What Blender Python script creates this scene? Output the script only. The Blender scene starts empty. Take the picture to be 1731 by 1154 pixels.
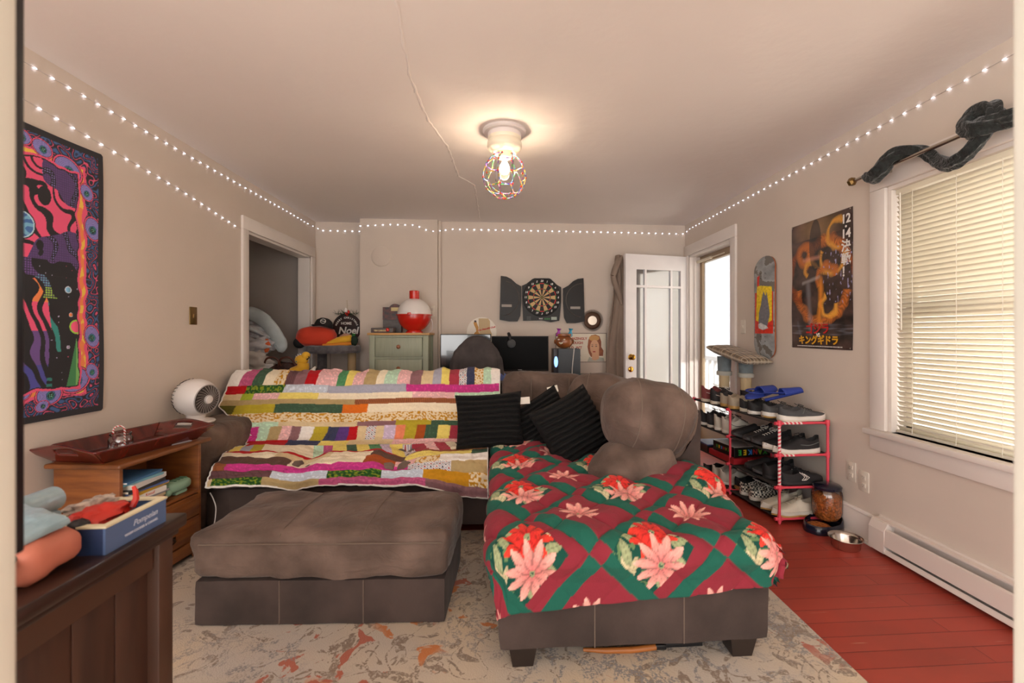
import bpy, bmesh, math, random
import numpy as np
from mathutils import Vector, Matrix, Euler, noise
S = bpy.context.scene
COL = S.collection
PI = math.pi
# ---------------------------------------------------------------- camera
cam_d = bpy.data.cameras.new('camera'); cam = bpy.data.objects.new('camera', cam_d); COL.objects.link(cam)
cam_d.sensor_width = 36; cam_d.lens = 770/1731*36
cam_d.shift_x = -(893-865.5)/1731; cam_d.shift_y = -(577-562)/1731
cam_d.clip_start = .02
cam_d.dof.use_dof = True; cam_d.dof.focus_distance = 3.4; cam_d.dof.aperture_fstop = 4.0
cam.location = (0, 0, 1.19); cam.rotation_euler = (PI/2, 0, -math.atan(50/770))
S.camera = cam
# ---------------------------------------------------------------- view + world + sun
S.view_settings.view_transform = 'Standard'; S.view_settings.look = 'None'
S.view_settings.gamma = 1; S.view_settings.use_curve_mapping = False
S.view_settings.exposure = 1.0
W = bpy.data.worlds.new('sky'); S.world = W; W.use_nodes = True
bg = W.node_tree.nodes['Background']; bg.inputs[0].default_value = (1.0, .976, .955, 1); bg.inputs[1].default_value = 2.2
sun_d = bpy.data.lights.new('sun', 'SUN'); sun = bpy.data.objects.new('sun', sun_d); COL.objects.link(sun)
sun_d.energy = 9; sun_d.angle = math.radians(.6); sun_d.color = (1, .95, .86)
sun.location = (6, 2, 5)
SUN_DIR = Vector((-.36, .95, -.62))
sun.rotation_euler = SUN_DIR.to_track_quat('-Z', 'Y').to_euler()
# ---------------------------------------------------------------- helpers
def lin(c):
    return tuple(((x/12.92) if x <= .04045 else ((x+.055)/1.055)**2.4) for x in c)
def rgb(h):
    h = h.lstrip('#'); return tuple(int(h[i:i+2], 16)/255 for i in (0, 2, 4))
MATS = {}
def mat(name, col, rough=.6, metal=0, var=0, vscale=8, bump=0, bscale=60, col2=None, emit=0, alpha=1, trans=0, sheen=0, coat=0, transl=0, stretch=(1,1,1), detail=4, lo=.35, hi=.65, bdist=.004, wrk=0, wscale=6):
    if name in MATS: return MATS[name]
    m = bpy.data.materials.new(name); m.use_nodes = True; MATS[name] = m
    nt = m.node_tree; b = nt.nodes['Principled BSDF']
    c = lin(rgb(col)) if isinstance(col, str) else col
    b.inputs['Base Color'].default_value = (*c, 1); b.inputs['Roughness'].default_value = rough
    b.inputs['Metallic'].default_value = metal
    if sheen: b.inputs['Sheen Weight'].default_value = sheen; b.inputs['Sheen Roughness'].default_value = .4
    if coat: b.inputs['Coat Weight'].default_value = coat
    if trans: b.inputs['Transmission Weight'].default_value = trans
    if emit: b.inputs['Emission Color'].default_value = (*c, 1); b.inputs['Emission Strength'].default_value = emit
    tc = None
    def coords(st=(1,1,1)):
        t = nt.nodes.new('ShaderNodeTexCoord'); mp = nt.nodes.new('ShaderNodeMapping')
        mp.inputs['Scale'].default_value = st; nt.links.new(t.outputs['Object'], mp.inputs[0]); return mp.outputs[0]
    if var or col2:
        n = nt.nodes.new('ShaderNodeTexNoise'); n.inputs['Scale'].default_value = vscale; n.inputs['Detail'].default_value = detail
        nt.links.new(coords(stretch), n.inputs['Vector'])
        r = nt.nodes.new('ShaderNodeValToRGB')
        c2 = lin(rgb(col2)) if col2 else tuple(x*(1-var) for x in c)
        c1 = c if col2 else tuple(min(1, x*(1+var)) for x in c)
        r.color_ramp.elements[0].color = (*c2, 1); r.color_ramp.elements[1].color = (*c1, 1)
        r.color_ramp.elements[0].position = lo; r.color_ramp.elements[1].position = hi
        nt.links.new(n.outputs[0], r.inputs[0]); nt.links.new(r.outputs[0], b.inputs['Base Color'])
    if bump:
        n = nt.nodes.new('ShaderNodeTexNoise'); n.inputs['Scale'].default_value = bscale; n.inputs['Detail'].default_value = 3
        nt.links.new(coords(), n.inputs['Vector'])
        bp = nt.nodes.new('ShaderNodeBump'); bp.inputs['Strength'].default_value = bump; bp.inputs['Distance'].default_value = bdist
        nt.links.new(n.outputs[0], bp.inputs['Height']); nt.links.new(bp.outputs[0], b.inputs['Normal'])
        if wrk:
            n3 = nt.nodes.new('ShaderNodeTexNoise'); n3.inputs['Scale'].default_value = wscale; n3.inputs['Detail'].default_value = 5; n3.inputs['Distortion'].default_value = 1.2
            nt.links.new(coords((1, 1, 1.6)), n3.inputs['Vector'])
            b3 = nt.nodes.new('ShaderNodeBump'); b3.inputs['Strength'].default_value = wrk; b3.inputs['Distance'].default_value = .03
            nt.links.new(n3.outputs[0], b3.inputs['Height']); nt.links.new(bp.outputs[0], b3.inputs['Normal']); nt.links.new(b3.outputs[0], b.inputs['Normal'])
    if transl:
        tr = nt.nodes.new('ShaderNodeBsdfTranslucent'); tr.inputs[0].default_value = (*c, 1)
        mx = nt.nodes.new('ShaderNodeMixShader'); mx.inputs[0].default_value = transl
        nt.links.new(b.outputs[0], mx.inputs[1]); nt.links.new(tr.outputs[0], mx.inputs[2])
        nt.links.new(mx.outputs[0], nt.nodes['Material Output'].inputs[0])
    return m
def vmat(name, rough=.8, bump=.3, bscale=250, sheen=.2, bdist=.002, coat=0, spec=.5, speck=0):
    """cloth or print whose colour is stored per point in the attribute 'Col'"""
    if name in MATS: return MATS[name]
    m = bpy.data.materials.new(name); m.use_nodes = True; MATS[name] = m
    nt = m.node_tree; b = nt.nodes['Principled BSDF']
    a = nt.nodes.new('ShaderNodeAttribute'); a.attribute_name = 'Col'
    nt.links.new(a.outputs['Color'], b.inputs['Base Color'])
    b.inputs['Roughness'].default_value = rough; b.inputs['Sheen Weight'].default_value = sheen
    b.inputs['Coat Weight'].default_value = coat; b.inputs['Specular IOR Level'].default_value = spec
    if bump:
        t = nt.nodes.new('ShaderNodeTexCoord')
        n = nt.nodes.new('ShaderNodeTexNoise'); n.inputs['Scale'].default_value = bscale
        nt.links.new(t.outputs['Object'], n.inputs['Vector'])
        bp = nt.nodes.new('ShaderNodeBump'); bp.inputs['Strength'].default_value = bump; bp.inputs['Distance'].default_value = bdist
        nt.links.new(n.outputs[0], bp.inputs['Height']); nt.links.new(bp.outputs[0], b.inputs['Normal'])
    return m
def glassmat(name, tint=(1,1,1), rough=0, ior=1.45, thin=True, refl=.08):
    if name in MATS: return MATS[name]
    m = bpy.data.materials.new(name); m.use_nodes = True; MATS[name] = m
    nt = m.node_tree; nt.nodes.remove(nt.nodes['Principled BSDF'])
    o = nt.nodes['Material Output']
    t = nt.nodes.new('ShaderNodeBsdfTransparent'); t.inputs[0].default_value = (*tint, 1)
    g = nt.nodes.new('ShaderNodeBsdfGlossy'); g.inputs['Roughness'].default_value = max(rough, .02)
    lw = nt.nodes.new('ShaderNodeLayerWeight'); lw.inputs[0].default_value = .15
    ma = nt.nodes.new('ShaderNodeMath'); ma.operation = 'MULTIPLY_ADD'; ma.inputs[1].default_value = .8; ma.inputs[2].default_value = refl*.5
    nt.links.new(lw.outputs['Fresnel'], ma.inputs[0])
    mx = nt.nodes.new('ShaderNodeMixShader'); nt.links.new(ma.outputs[0], mx.inputs[0])
    nt.links.new(t.outputs[0], mx.inputs[1]); nt.links.new(g.outputs[0], mx.inputs[2]); nt.links.new(mx.outputs[0], o.inputs[0])
    return m

class M:
    def __init__(s): s.v=[]; s.f=[]; s.mi=[]; s.c=[]
    def add(s, v, f, mi=0, T=None, c=None):
        n = len(s.v)
        if T is not None: v = [T @ Vector(p) for p in v]
        s.v += [tuple(p) for p in v]; s.f += [tuple(i+n for i in q) for q in f]
        s.mi += [mi]*len(f)
        if c is not None: s.c += list(c)
        elif s.c: s.c += [(1,1,1)]*len(v)
        return s
    def box(s, lo, hi, mi=0, T=None, r=0, seg=2):
        """axis box lo..hi, optional rounding r"""
        if r:
            bm = bmesh.new(); bmesh.ops.create_cube(bm, size=1)
            for p in bm.verts:
                for k in range(3): p.co[k] = (lo[k]+hi[k])/2 + p.co[k]*(hi[k]-lo[k])
            bmesh.ops.bevel(bm, geom=bm.edges[:], offset=r, segments=seg, profile=.5, affect='EDGES', clamp_overlap=True)
            bm.verts.index_update(); v = [p.co[:] for p in bm.verts]; f = [[p.index for p in q.verts] for q in bm.faces]; bm.free()
            return s.add(v, f, mi, T)
        x0,y0,z0 = lo; x1,y1,z1 = hi
        v = [(x0,y0,z0),(x1,y0,z0),(x1,y1,z0),(x0,y1,z0),(x0,y0,z1),(x1,y0,z1),(x1,y1,z1),(x0,y1,z1)]
        return s.add(v, [(3,2,1,0),(4,5,6,7),(0,1,5,4),(1,2,6,5),(2,3,7,6),(3,0,4,7)], mi, T)
    def tube(s, pts, r, n=10, mi=0, T=None, closed=False, flat=1.0, caps=True):
        pts = [Vector(p) for p in pts]; N = len(pts)
        rr = r if isinstance(r, (list, tuple)) else [r]*N
        v = []; f = []; up = None
        for i, p in enumerate(pts):
            if closed: d = pts[(i+1) % N]-pts[i-1]
            else: d = pts[min(i+1, N-1)]-pts[max(i-1, 0)]
            if d.length < 1e-9: d = Vector((0,0,1))
            d.normalize()
            if up is None:
                up = Vector((0,0,1)) if abs(d.z) < .9 else Vector((1,0,0))
            a = d.cross(up)
            if a.length < 1e-6: a = d.orthogonal()
            a.normalize(); b = a.cross(d).normalized(); up = b
            for k in range(n):
                t = 2*PI*k/n; v.append(p + a*math.cos(t)*rr[i] + b*math.sin(t)*rr[i]*flat)
        R = N if closed else N-1
        for i in range(R):
            j = (i+1) % N
            for k in range(n):
                l = (k+1) % n; f.append((i*n+k, i*n+l, j*n+l, j*n+k))
        if not closed and caps:
            f.append(tuple(range(n-1, -1, -1))); f.append(tuple((N-1)*n+k for k in range(n)))
        return s.add(v, f, mi, T)
    def cyl(s, p0, p1, r0, r1=None, n=16, mi=0, T=None):
        return s.tube([p0, p1], [r0, r0 if r1 is None else r1], n, mi, T)
    def lathe(s, prof, c=(0,0,0), n=32, mi=0, T=None, sx=1, sy=1):
        v = []; f = []; m = len(prof)
        for i in range(n):
            t = 2*PI*i/n
            for r, z in prof: v.append((c[0]+r*sx*math.cos(t), c[1]+r*sy*math.sin(t), c[2]+z))
        for i in range(n):
            j = (i+1) % n
            for k in range(m-1): f.append((i*m+k, j*m+k, j*m+k+1, i*m+k+1))
        return s.add(v, f, mi, T)
    def ell(s, c, r, nu=20, nv=12, mi=0, T=None, p=1, nz=0, ns=4, seed=0):
        v = []; f = []
        sg = lambda x, q: math.copysign(abs(x)**q, x)
        for j in range(nv+1):
            ph = -PI/2 + PI*j/nv
            for i in range(nu):
                th = 2*PI*i/nu
                d = Vector((sg(math.cos(ph), p)*sg(math.cos(th), p), sg(math.cos(ph), p)*sg(math.sin(th), p), sg(math.sin(ph), p)))
                k = 1+nz*noise.noise(d*ns+Vector((seed*7.3, seed, 0))) if nz else 1
                v.append((c[0]+d.x*r[0]*k, c[1]+d.y*r[1]*k, c[2]+d.z*r[2]*k))
        for j in range(nv):
            for i in range(nu):
                k = (i+1) % nu; f.append((j*nu+i, j*nu+k, (j+1)*nu+k, (j+1)*nu+i))
        return s.add(v, f, mi, T)
    def prism(s, poly, t0, t1, axis='z', mi=0, T=None):
        """closed 2-D outline extruded between t0 and t1; the outline lies in the plane normal to axis"""
        n = len(poly)
        def P(a, b, t): return {'z': (a, b, t), 'y': (a, t, b), 'x': (t, a, b)}[axis]
        v = [P(a, b, t0) for a, b in poly]+[P(a, b, t1) for a, b in poly]
        f = [tuple(range(n-1, -1, -1)), tuple(range(n, 2*n))]+[(i, (i+1) % n, n+(i+1) % n, n+i) for i in range(n)]
        return s.add(v, f, mi, T)
    def grid(s, fn, nu, nv, mi=0, T=None, thick=0, cf=None):
        """fn(u,v) -> point, u,v in 0..1"""
        v = [fn(i/nu, j/nv) for j in range(nv+1) for i in range(nu+1)]
        w = nu+1
        f = [(j*w+i, j*w+i+1, (j+1)*w+i+1, (j+1)*w+i) for j in range(nv) for i in range(nu)]
        c = [cf(i/nu, j/nv) for j in range(nv+1) for i in range(nu+1)] if cf else None
        return s.add(v, f, mi, T, c)
    def text(s, t, size, T, mi=0, ext=.0006, align='CENTER', bold=0, shear=0):
        cu = bpy.data.curves.new('t', 'FONT'); cu.body = t; cu.size = size; cu.extrude = ext
        cu.align_x = align; cu.align_y = 'CENTER'; cu.offset = bold; cu.shear = shear; cu.resolution_u = 3
        o = bpy.data.objects.new('t', cu); COL.objects.link(o)
        dg = bpy.context.evaluated_depsgraph_get(); me = o.evaluated_get(dg).to_mesh()
        s.add([p.co[:] for p in me.vertices], [tuple(p.vertices) for p in me.polygons], mi, T)
        o.evaluated_get(dg).to_mesh_clear(); bpy.data.objects.remove(o); bpy.data.curves.remove(cu)
        return s
    def build(s, name, mats, parent=None, smooth=40, loc=None, rot=None, weld=False, **kw):
        me = bpy.data.meshes.new(name); me.from_pydata(s.v, [], s.f)
        if not isinstance(mats, (list, tuple)): mats = [mats]
        for m in mats: me.materials.append(m)
        me.polygons.foreach_set('material_index', s.mi)
        if s.c:
            a = me.color_attributes.new('Col', 'FLOAT_COLOR', 'POINT')
            d = np.ones((len(s.v), 4), dtype=np.float32); d[:, :3] = np.array(s.c, dtype=np.float32)
            a.data.foreach_set('color', d.ravel())
        bm = bmesh.new(); bm.from_mesh(me)
        if weld: bmesh.ops.remove_doubles(bm, verts=bm.verts, dist=1e-5)
        bmesh.ops.recalc_face_normals(bm, faces=bm.faces); bm.to_mesh(me); bm.free()
        if smooth:
            me.shade_smooth(); me.set_sharp_from_angle(angle=math.radians(smooth))
        me.update()
        o = bpy.data.objects.new(name, me); COL.objects.link(o)
        if parent: o.parent = parent
        if loc: o.location = loc
        if rot: o.rotation_euler = rot
        for k, x in kw.items(): o[k] = x
        return o
def thing(name, label, cat, loc=(0,0,0), rz=0, group=None, rot=None):
    o = bpy.data.objects.new(name, None); COL.objects.link(o); o.empty_display_size = .05
    o.location = loc; o.rotation_euler = rot or (0, 0, rz); o['label'] = label; o['category'] = cat
    if group: o['group'] = group
    return o
def tag(o, label, cat, group=None):
    o['label'] = label; o['category'] = cat
    if group: o['group'] = group
    return o
def struct(o): o['kind'] = 'structure'; return o
def dup(root, loc, rz=None, label=None, group=None, swap=None):
    """a copy of a thing with copies of its parts and sub-parts; swap maps old material -> new"""
    def cp(o, par):
        c = o.copy(); COL.objects.link(c)
        if par is not None: c.parent = par
        if swap and o.type == 'MESH' and any(m in swap for m in o.data.materials):
            c.data = o.data.copy()
            for i, m in enumerate(c.data.materials):
                if m in swap: c.data.materials[i] = swap[m]
        for ch in o.children: cp(ch, c)
        return c
    r = cp(root, None); r.location = loc
    if rz is not None: r.rotation_euler = (0, 0, rz)
    if label: r['label'] = label
    if group: r['group'] = group
    return r
def RZ(a): return Matrix.Rotation(a, 4, 'Z')
def TR(x, y, z): return Matrix.Translation((x, y, z))
def fbm(p, o=4):
    return noise.fractal(Vector(p), 1.0, 2.0, o)
# ---------------------------------------------------------------- room materials
wallm = mat('greige_wall_paint', '#d7c9bc', .75, var=.035, vscale=1.4, bump=.25, bscale=45, bdist=.003)
ceilm = mat('ceiling_paint', '#e6ddd7', .85, var=.02, vscale=1.2, bump=.35, bscale=14, bdist=.006)
trimm = mat('white_trim_paint', '#e6ddd6', .45, var=.02, vscale=3)
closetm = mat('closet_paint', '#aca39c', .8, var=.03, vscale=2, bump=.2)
castm = mat('doorway_casing_paint', '#d0cdc2', .5, var=.02)
# ---------------------------------------------------------------- structure
XL, XR, YB, H = -2.0, 2.1, 5.02, 2.40
def floor_material():
    m = bpy.data.materials.new('red_painted_boards'); m.use_nodes = True; nt = m.node_tree; b = nt.nodes['Principled BSDF']
    L = nt.links.new; N = nt.nodes.new
    tc = N('ShaderNodeTexCoord')
    br = N('ShaderNodeTexBrick'); br.inputs['Scale'].default_value = 1; br.offset = .37; br.offset_frequency = 2
    br.inputs['Brick Width'].default_value = 1.1; br.inputs['Row Height'].default_value = .085; br.inputs['Mortar Size'].default_value = .0022
    br.inputs['Mortar Smooth'].default_value = .3
    br.inputs['Color1'].default_value = (*lin(rgb('#a53f31')), 1); br.inputs['Color2'].default_value = (*lin(rgb('#ad4637')), 1)
    br.inputs['Mortar'].default_value = (*lin(rgb('#7c2a22')), 1)
    L(tc.outputs['Object'], br.inputs['Vector'])
    n = N('ShaderNodeTexNoise'); n.inputs['Scale'].default_value = 3; n.inputs['Detail'].default_value = 8; L(tc.outputs['Object'], n.inputs['Vector'])
    # scratches: bare streaks along the boards
    mp = N('ShaderNodeMapping'); mp.inputs['Scale'].default_value = (3.2, 70, 1); L(tc.outputs['Object'], mp.inputs[0])
    n2 = N('ShaderNodeTexNoise'); n2.inputs['Scale'].default_value = 1; n2.inputs['Detail'].default_value = 3; L(mp.outputs[0], n2.inputs['Vector'])
    r2 = N('ShaderNodeValToRGB'); r2.color_ramp.elements[0].position = .68; r2.color_ramp.elements[1].position = .76; L(n2.outputs[0], r2.inputs[0])
    r1 = N('ShaderNodeValToRGB'); r1.color_ramp.elements[0].position = .3; r1.color_ramp.elements[1].position = .75
    r1.color_ramp.elements[0].color = (.8, .8, .8, 1); r1.color_ramp.elements[1].color = (1.15, 1.1, 1.1, 1); L(n.outputs[0], r1.inputs[0])
    mu = N('ShaderNodeMix'); mu.data_type = 'RGBA'; mu.blend_type = 'MULTIPLY'; mu.inputs[0].default_value = 1
    L(br.outputs[0], mu.inputs[6]); L(r1.outputs[0], mu.inputs[7])
    mx = N('ShaderNodeMix'); mx.data_type = 'RGBA'; L(r2.outputs[0], mx.inputs[0]); L(mu.outputs[2], mx.inputs[6]); mx.inputs[7].default_value = (*lin(rgb('#c89a84')), 1)
    L(mx.outputs[2], b.inputs['Base Color'])
    r3 = N('ShaderNodeMapRange'); L(n.outputs[0], r3.inputs[0]); r3.inputs[3].default_value = .28; r3.inputs[4].default_value = .5; L(r3.outputs[0], b.inputs['Roughness'])
    bp = N('ShaderNodeBump'); bp.inputs['Strength'].default_value = .35; bp.inputs['Distance'].default_value = .004
    L(br.outputs['Fac'], bp.inputs['Height']); bp.invert = True; L(bp.outputs[0], b.inputs['Normal'])
    return m
struct(M().box((-3.1, .36, -.1), (2.16, 5.3, 0)).build('floor', floor_material(), smooth=0))
struct(M().box((-3.1, -3.0, -.1), (2.16, .3595, 0)).build('floor', mat('hall_floor_tile', '#b5aa9c', .6, var=.05), smooth=0))
# ceiling with a long raised crack running towards the back
struct(M().box((-3.1, -3.0, H), (2.26, 5.3, H+.1)).build('ceiling', ceilm, smooth=0))
rnd = random.Random(4)
def crack(pts, r, nm):
    out = []
    for (x0, y0), (x1, y1) in zip(pts, pts[1:]):
        k = max(2, int(math.hypot(x1-x0, y1-y0)/.03))
        for i in range(k):
            t = i/k; out.append((x0+(x1-x0)*t+rnd.uniform(-.004, .004), y0+(y1-y0)*t, H-.0005))
    mm = M(); mm.tube(out, [r*rnd.uniform(.4, 1.2) for _ in out], 6, flat=.5)
    return struct(mm.build(nm, ceilm))
crack([(-.36, 1.55), (-.42, 2.2), (-.40, 2.64), (-.33, 3.0), (-.31, 3.55), (-.20, 3.75), (-.2, 5.0)], .008, 'trim_1')
# walls
def wallbox(name, boxes, m=wallm):
    mm = M()
    for lo, hi in boxes: mm.box(lo, hi)
    return struct(mm.build(name, m, smooth=0))
DY0, DY1, DH = 3.98, 4.91, 2.04          # front door opening in the right wall
WY0, WY1, WZ0, WZ1 = 1.30, 2.33, .655, 1.975
wallbox('wall_right', [((XR, -3.0, 0), (XR+.13, WY0, H)), ((XR, WY0, 0), (XR+.13, WY1, WZ0)), ((XR, WY0, WZ1), (XR+.13, WY1, H)),
    ((XR, WY1, 0), (XR+.13, DY0, H)), ((XR, DY0, DH), (XR+.13, DY1, H)), ((XR, DY1, 0), (XR+.13, YB+.13, H))])
CY0, CY1, CH = 3.76, 4.99, 2.0            # closet opening in the left wall
wallbox('wall_left', [((XL-.12, .45, 0), (XL, CY0, H)), ((XL-.12, CY0, CH), (XL, CY1, H)), ((XL-.12, CY1, 0), (XL, 5.25, H))])
wallbox('wall_back', [((-1.47, 4.94, 0), (-.655, 5.2, H)), ((-.655, YB, 0), (XR, YB+.13, H)), ((XL, 5.12, 0), (-1.47, 5.25, H))])
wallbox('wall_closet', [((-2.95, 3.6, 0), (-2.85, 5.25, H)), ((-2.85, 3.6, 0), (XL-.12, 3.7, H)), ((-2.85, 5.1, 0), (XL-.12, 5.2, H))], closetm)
# closet casing
def casing(mm, x, out, y0, y1, z1, w=.085, t=.02):
    a, b = sorted((x, x+out*t))
    mm.box((a, y0-w, 0), (b, y0, z1), r=.004); mm.box((a, y1, 0), (b, y1+w, z1), r=.004); mm.box((a, y0-w, z1+.0005), (b, y1+w, z1+w+.02), r=.004)
mm = M(); casing(mm, XL, 1, CY0, CY1, CH)
mm.box((XL-.12, CY0-.001, 0), (XL, CY0+.02, CH)); mm.box((XL-.12, CY1-.02, 0), (XL, CY1+.001, CH)); mm.box((XL-.12, CY0, CH-.02), (XL, CY1, CH+.001))
struct(mm.build('trim_2', trimm))
# pipe beside the chimney breast
struct(M().cyl((-.64, 4.99, 0), (-.64, 4.99, H), .017).build('trim_3', wallm))
# baseboards
mm = M(); mm.box((XR-.018, 2.40, 0), (XR, DY0-.1, .15), r=.004); mm.box((XR-.024, 2.40, .15), (XR, DY0-.1, .17), r=.006); mm.tube([(XR-.03, 2.4, .008), (XR-.03, DY0-.1, .008)], .012, 8)
struct(mm.build('baseboard_right', trimm))
struct(M().box((XL, .5, 0), (XL+.018, CY0-.09, .15), r=.004).build('baseboard_left', trimm))
struct(M().box((-.655, YB-.018, 0), (XR, YB, .15), r=.004).build('baseboard_back', trimm))
# window: casing, apron, stool, jambs, sashes, panes
mm = M()
w = .10
mm.box((XR-.022, WY1, WZ0), (XR, WY1+w, WZ1-.0005), r=.005); mm.box((XR-.022, WY0-w, WZ0), (XR, WY0, WZ1-.0005), r=.005)
mm.box((XR-.022, WY0-w, WZ1), (XR, WY1+w, WZ1+w), r=.005); mm.box((XR-.03, WY0-w-.01, WZ1+w+.0005), (XR, WY1+w+.01, WZ1+w+.02), r=.004)
mm.box((XR, WY1-.02, WZ0), (XR+.13, WY1-.0005, WZ1-.021)); mm.box((XR, WY0+.0005, WZ0), (XR+.13, WY0+.02, WZ1-.021)); mm.box((XR+.0005, WY0, WZ1-.02), (XR+.13, WY1, WZ1))
wf = struct(mm.build('window_1', trimm))
mm = M(); mm.box((XR-.05, WY0-w-.02, WZ0-.03), (XR+.13, WY1+w+.02, WZ0), r=.006); mm.box((XR-.022, WY0-w, WZ0-.115), (XR, WY1+w, WZ0-.03), r=.005)
mm.build('window_sill', trimm, wf)
mm = M(); X0 = XR+.085
for z0, z1, dx in ((WZ0, 1.33, 0), (1.30, WZ1-.02, .02)):
    mm.box((X0+dx, WY0+.02, z0), (X0+dx+.02, WY0+.06, z1)); mm.box((X0+dx, WY1-.06, z0), (X0+dx+.02, WY1-.02, z1))
    mm.box((X0+dx, WY0+.02, z0), (X0+dx+.02, WY1-.02, z0+.045)); mm.box((X0+dx, WY0+.02, z1-.04), (X0+dx+.02, WY1-.02, z1))
mm.build('window_sash', trimm, wf)
pane = glassmat('window_glass')
M().box((X0+.009, WY0+.05, WZ0+.04), (X0+.012, WY1-.05, 1.30)).box((X0+.029, WY0+.05, 1.33), (X0+.032, WY1-.05, WZ1-.05)).build('window_pane', pane, wf)
# front doorway: casing and jamb
mm = M(); casing(mm, XR, -1, DY0, DY1+.0, DH, w=.09, t=.022)
mm.box((XR, DY0-.001, 0), (XR+.13, DY0+.02, DH)); mm.box((XR, DY1-.02, 0), (XR+.13, DY1+.001, DH)); mm.box((XR, DY0, DH-.02), (XR+.13, DY1, DH+.001))
mm.box((XR+.05, DY0+.02, 0), (XR+.065, DY0+.035, DH-.02)); mm.box((XR+.05, DY1-.035, 0), (XR+.065, DY1-.02, DH-.02))
mm.box((XR, DY0, -.01), (XR+.15, DY1, .02))
struct(mm.build('trim_4', trimm))
# casing of the doorway the photograph is taken from
mm = M()
mm.box((-.60, .34, 0), (-.377, .385, H), r=.006); struct(mm.build('trim_5', castm))
mm = M(); mm.box((.482, .34, 0), (.66, .40, H), r=.006); struct(mm.build('trim_6', castm))
# ---------------------------------------------------------------- cloth colours
def H3(h): return np.array(lin(rgb(h)))
PAL = {k: H3(v) for k, v in dict(cream='#efe2c6', tan='#d9c39a', khaki='#b39c6e', red='#b5121b', pink='#e3b4b4', rose='#b9577f', mag='#c23a86', plum='#8a6468', dplum='#5e3f42',
    brown='#8a5232', dbrown='#5f4438', olive='#b7a52f', dolive='#56531a', lime='#a2b534', green='#4f8a5c', dgreen='#3f5a45', leaf='#2c5a22', mint='#b9d8bd', lav='#c9b6cf', lilac='#a9a9b8',
    yellow='#ecd873', orange='#e07320', navy='#3a3f5c', purple='#5a3a80', crimson='#a83a4a', rust='#a8501e', blueg='#c5cdd8', white='#efeae4', gold='#c98f1e', floral='#e6d3ae', check='#e8e2dc', salmon='#e98a66', greyg='#8d9a8c').items()}
def fab(key, x, y):
    """printed cotton: base colour with the small print of that cloth"""
    c = PAL[key].copy()
    n = noise.noise(Vector((x*70, y*70, ord(key[0])*3.1)))
    if key == 'check':
        a = abs(((x+y)*28) % 1-.5); b = abs(((x-y)*28) % 1-.5)
        if a < .2 and b < .2: return PAL['crimson'] if int((x+y)*28) % 2 else PAL['navy']
        return c if (a < .4 and b < .4) else PAL['lilac']
    if key == 'floral': return c if n < .1 else PAL['gold']*.9
    if key in ('leaf',): return c*(.55+1.2*max(0, .5+n)) if n < .2 else PAL['lime']*.6
    if key in ('dplum', 'brown'): return c*(1 if ((x*160 % 1) < .6) else 1.45)
    if key in ('dgreen', 'green', 'mint', 'pink', 'blueg', 'rose', 'mag', 'lav'): return c*(1.0 if n < .25 else 1.28)
    return c*(1+.10*n)
def rowpick(x, row):
    for x1, k in row:
        if x < x1: return k
    return row[-1][1]
rs = random.Random(11)
def strips(x0, x1, w, keys):
    out = []; x = x0; i = 0
    while x < x1: x += w*rs.uniform(.75, 1.25); out.append((x, keys[i % len(keys)])); i += 1
    return out
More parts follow.
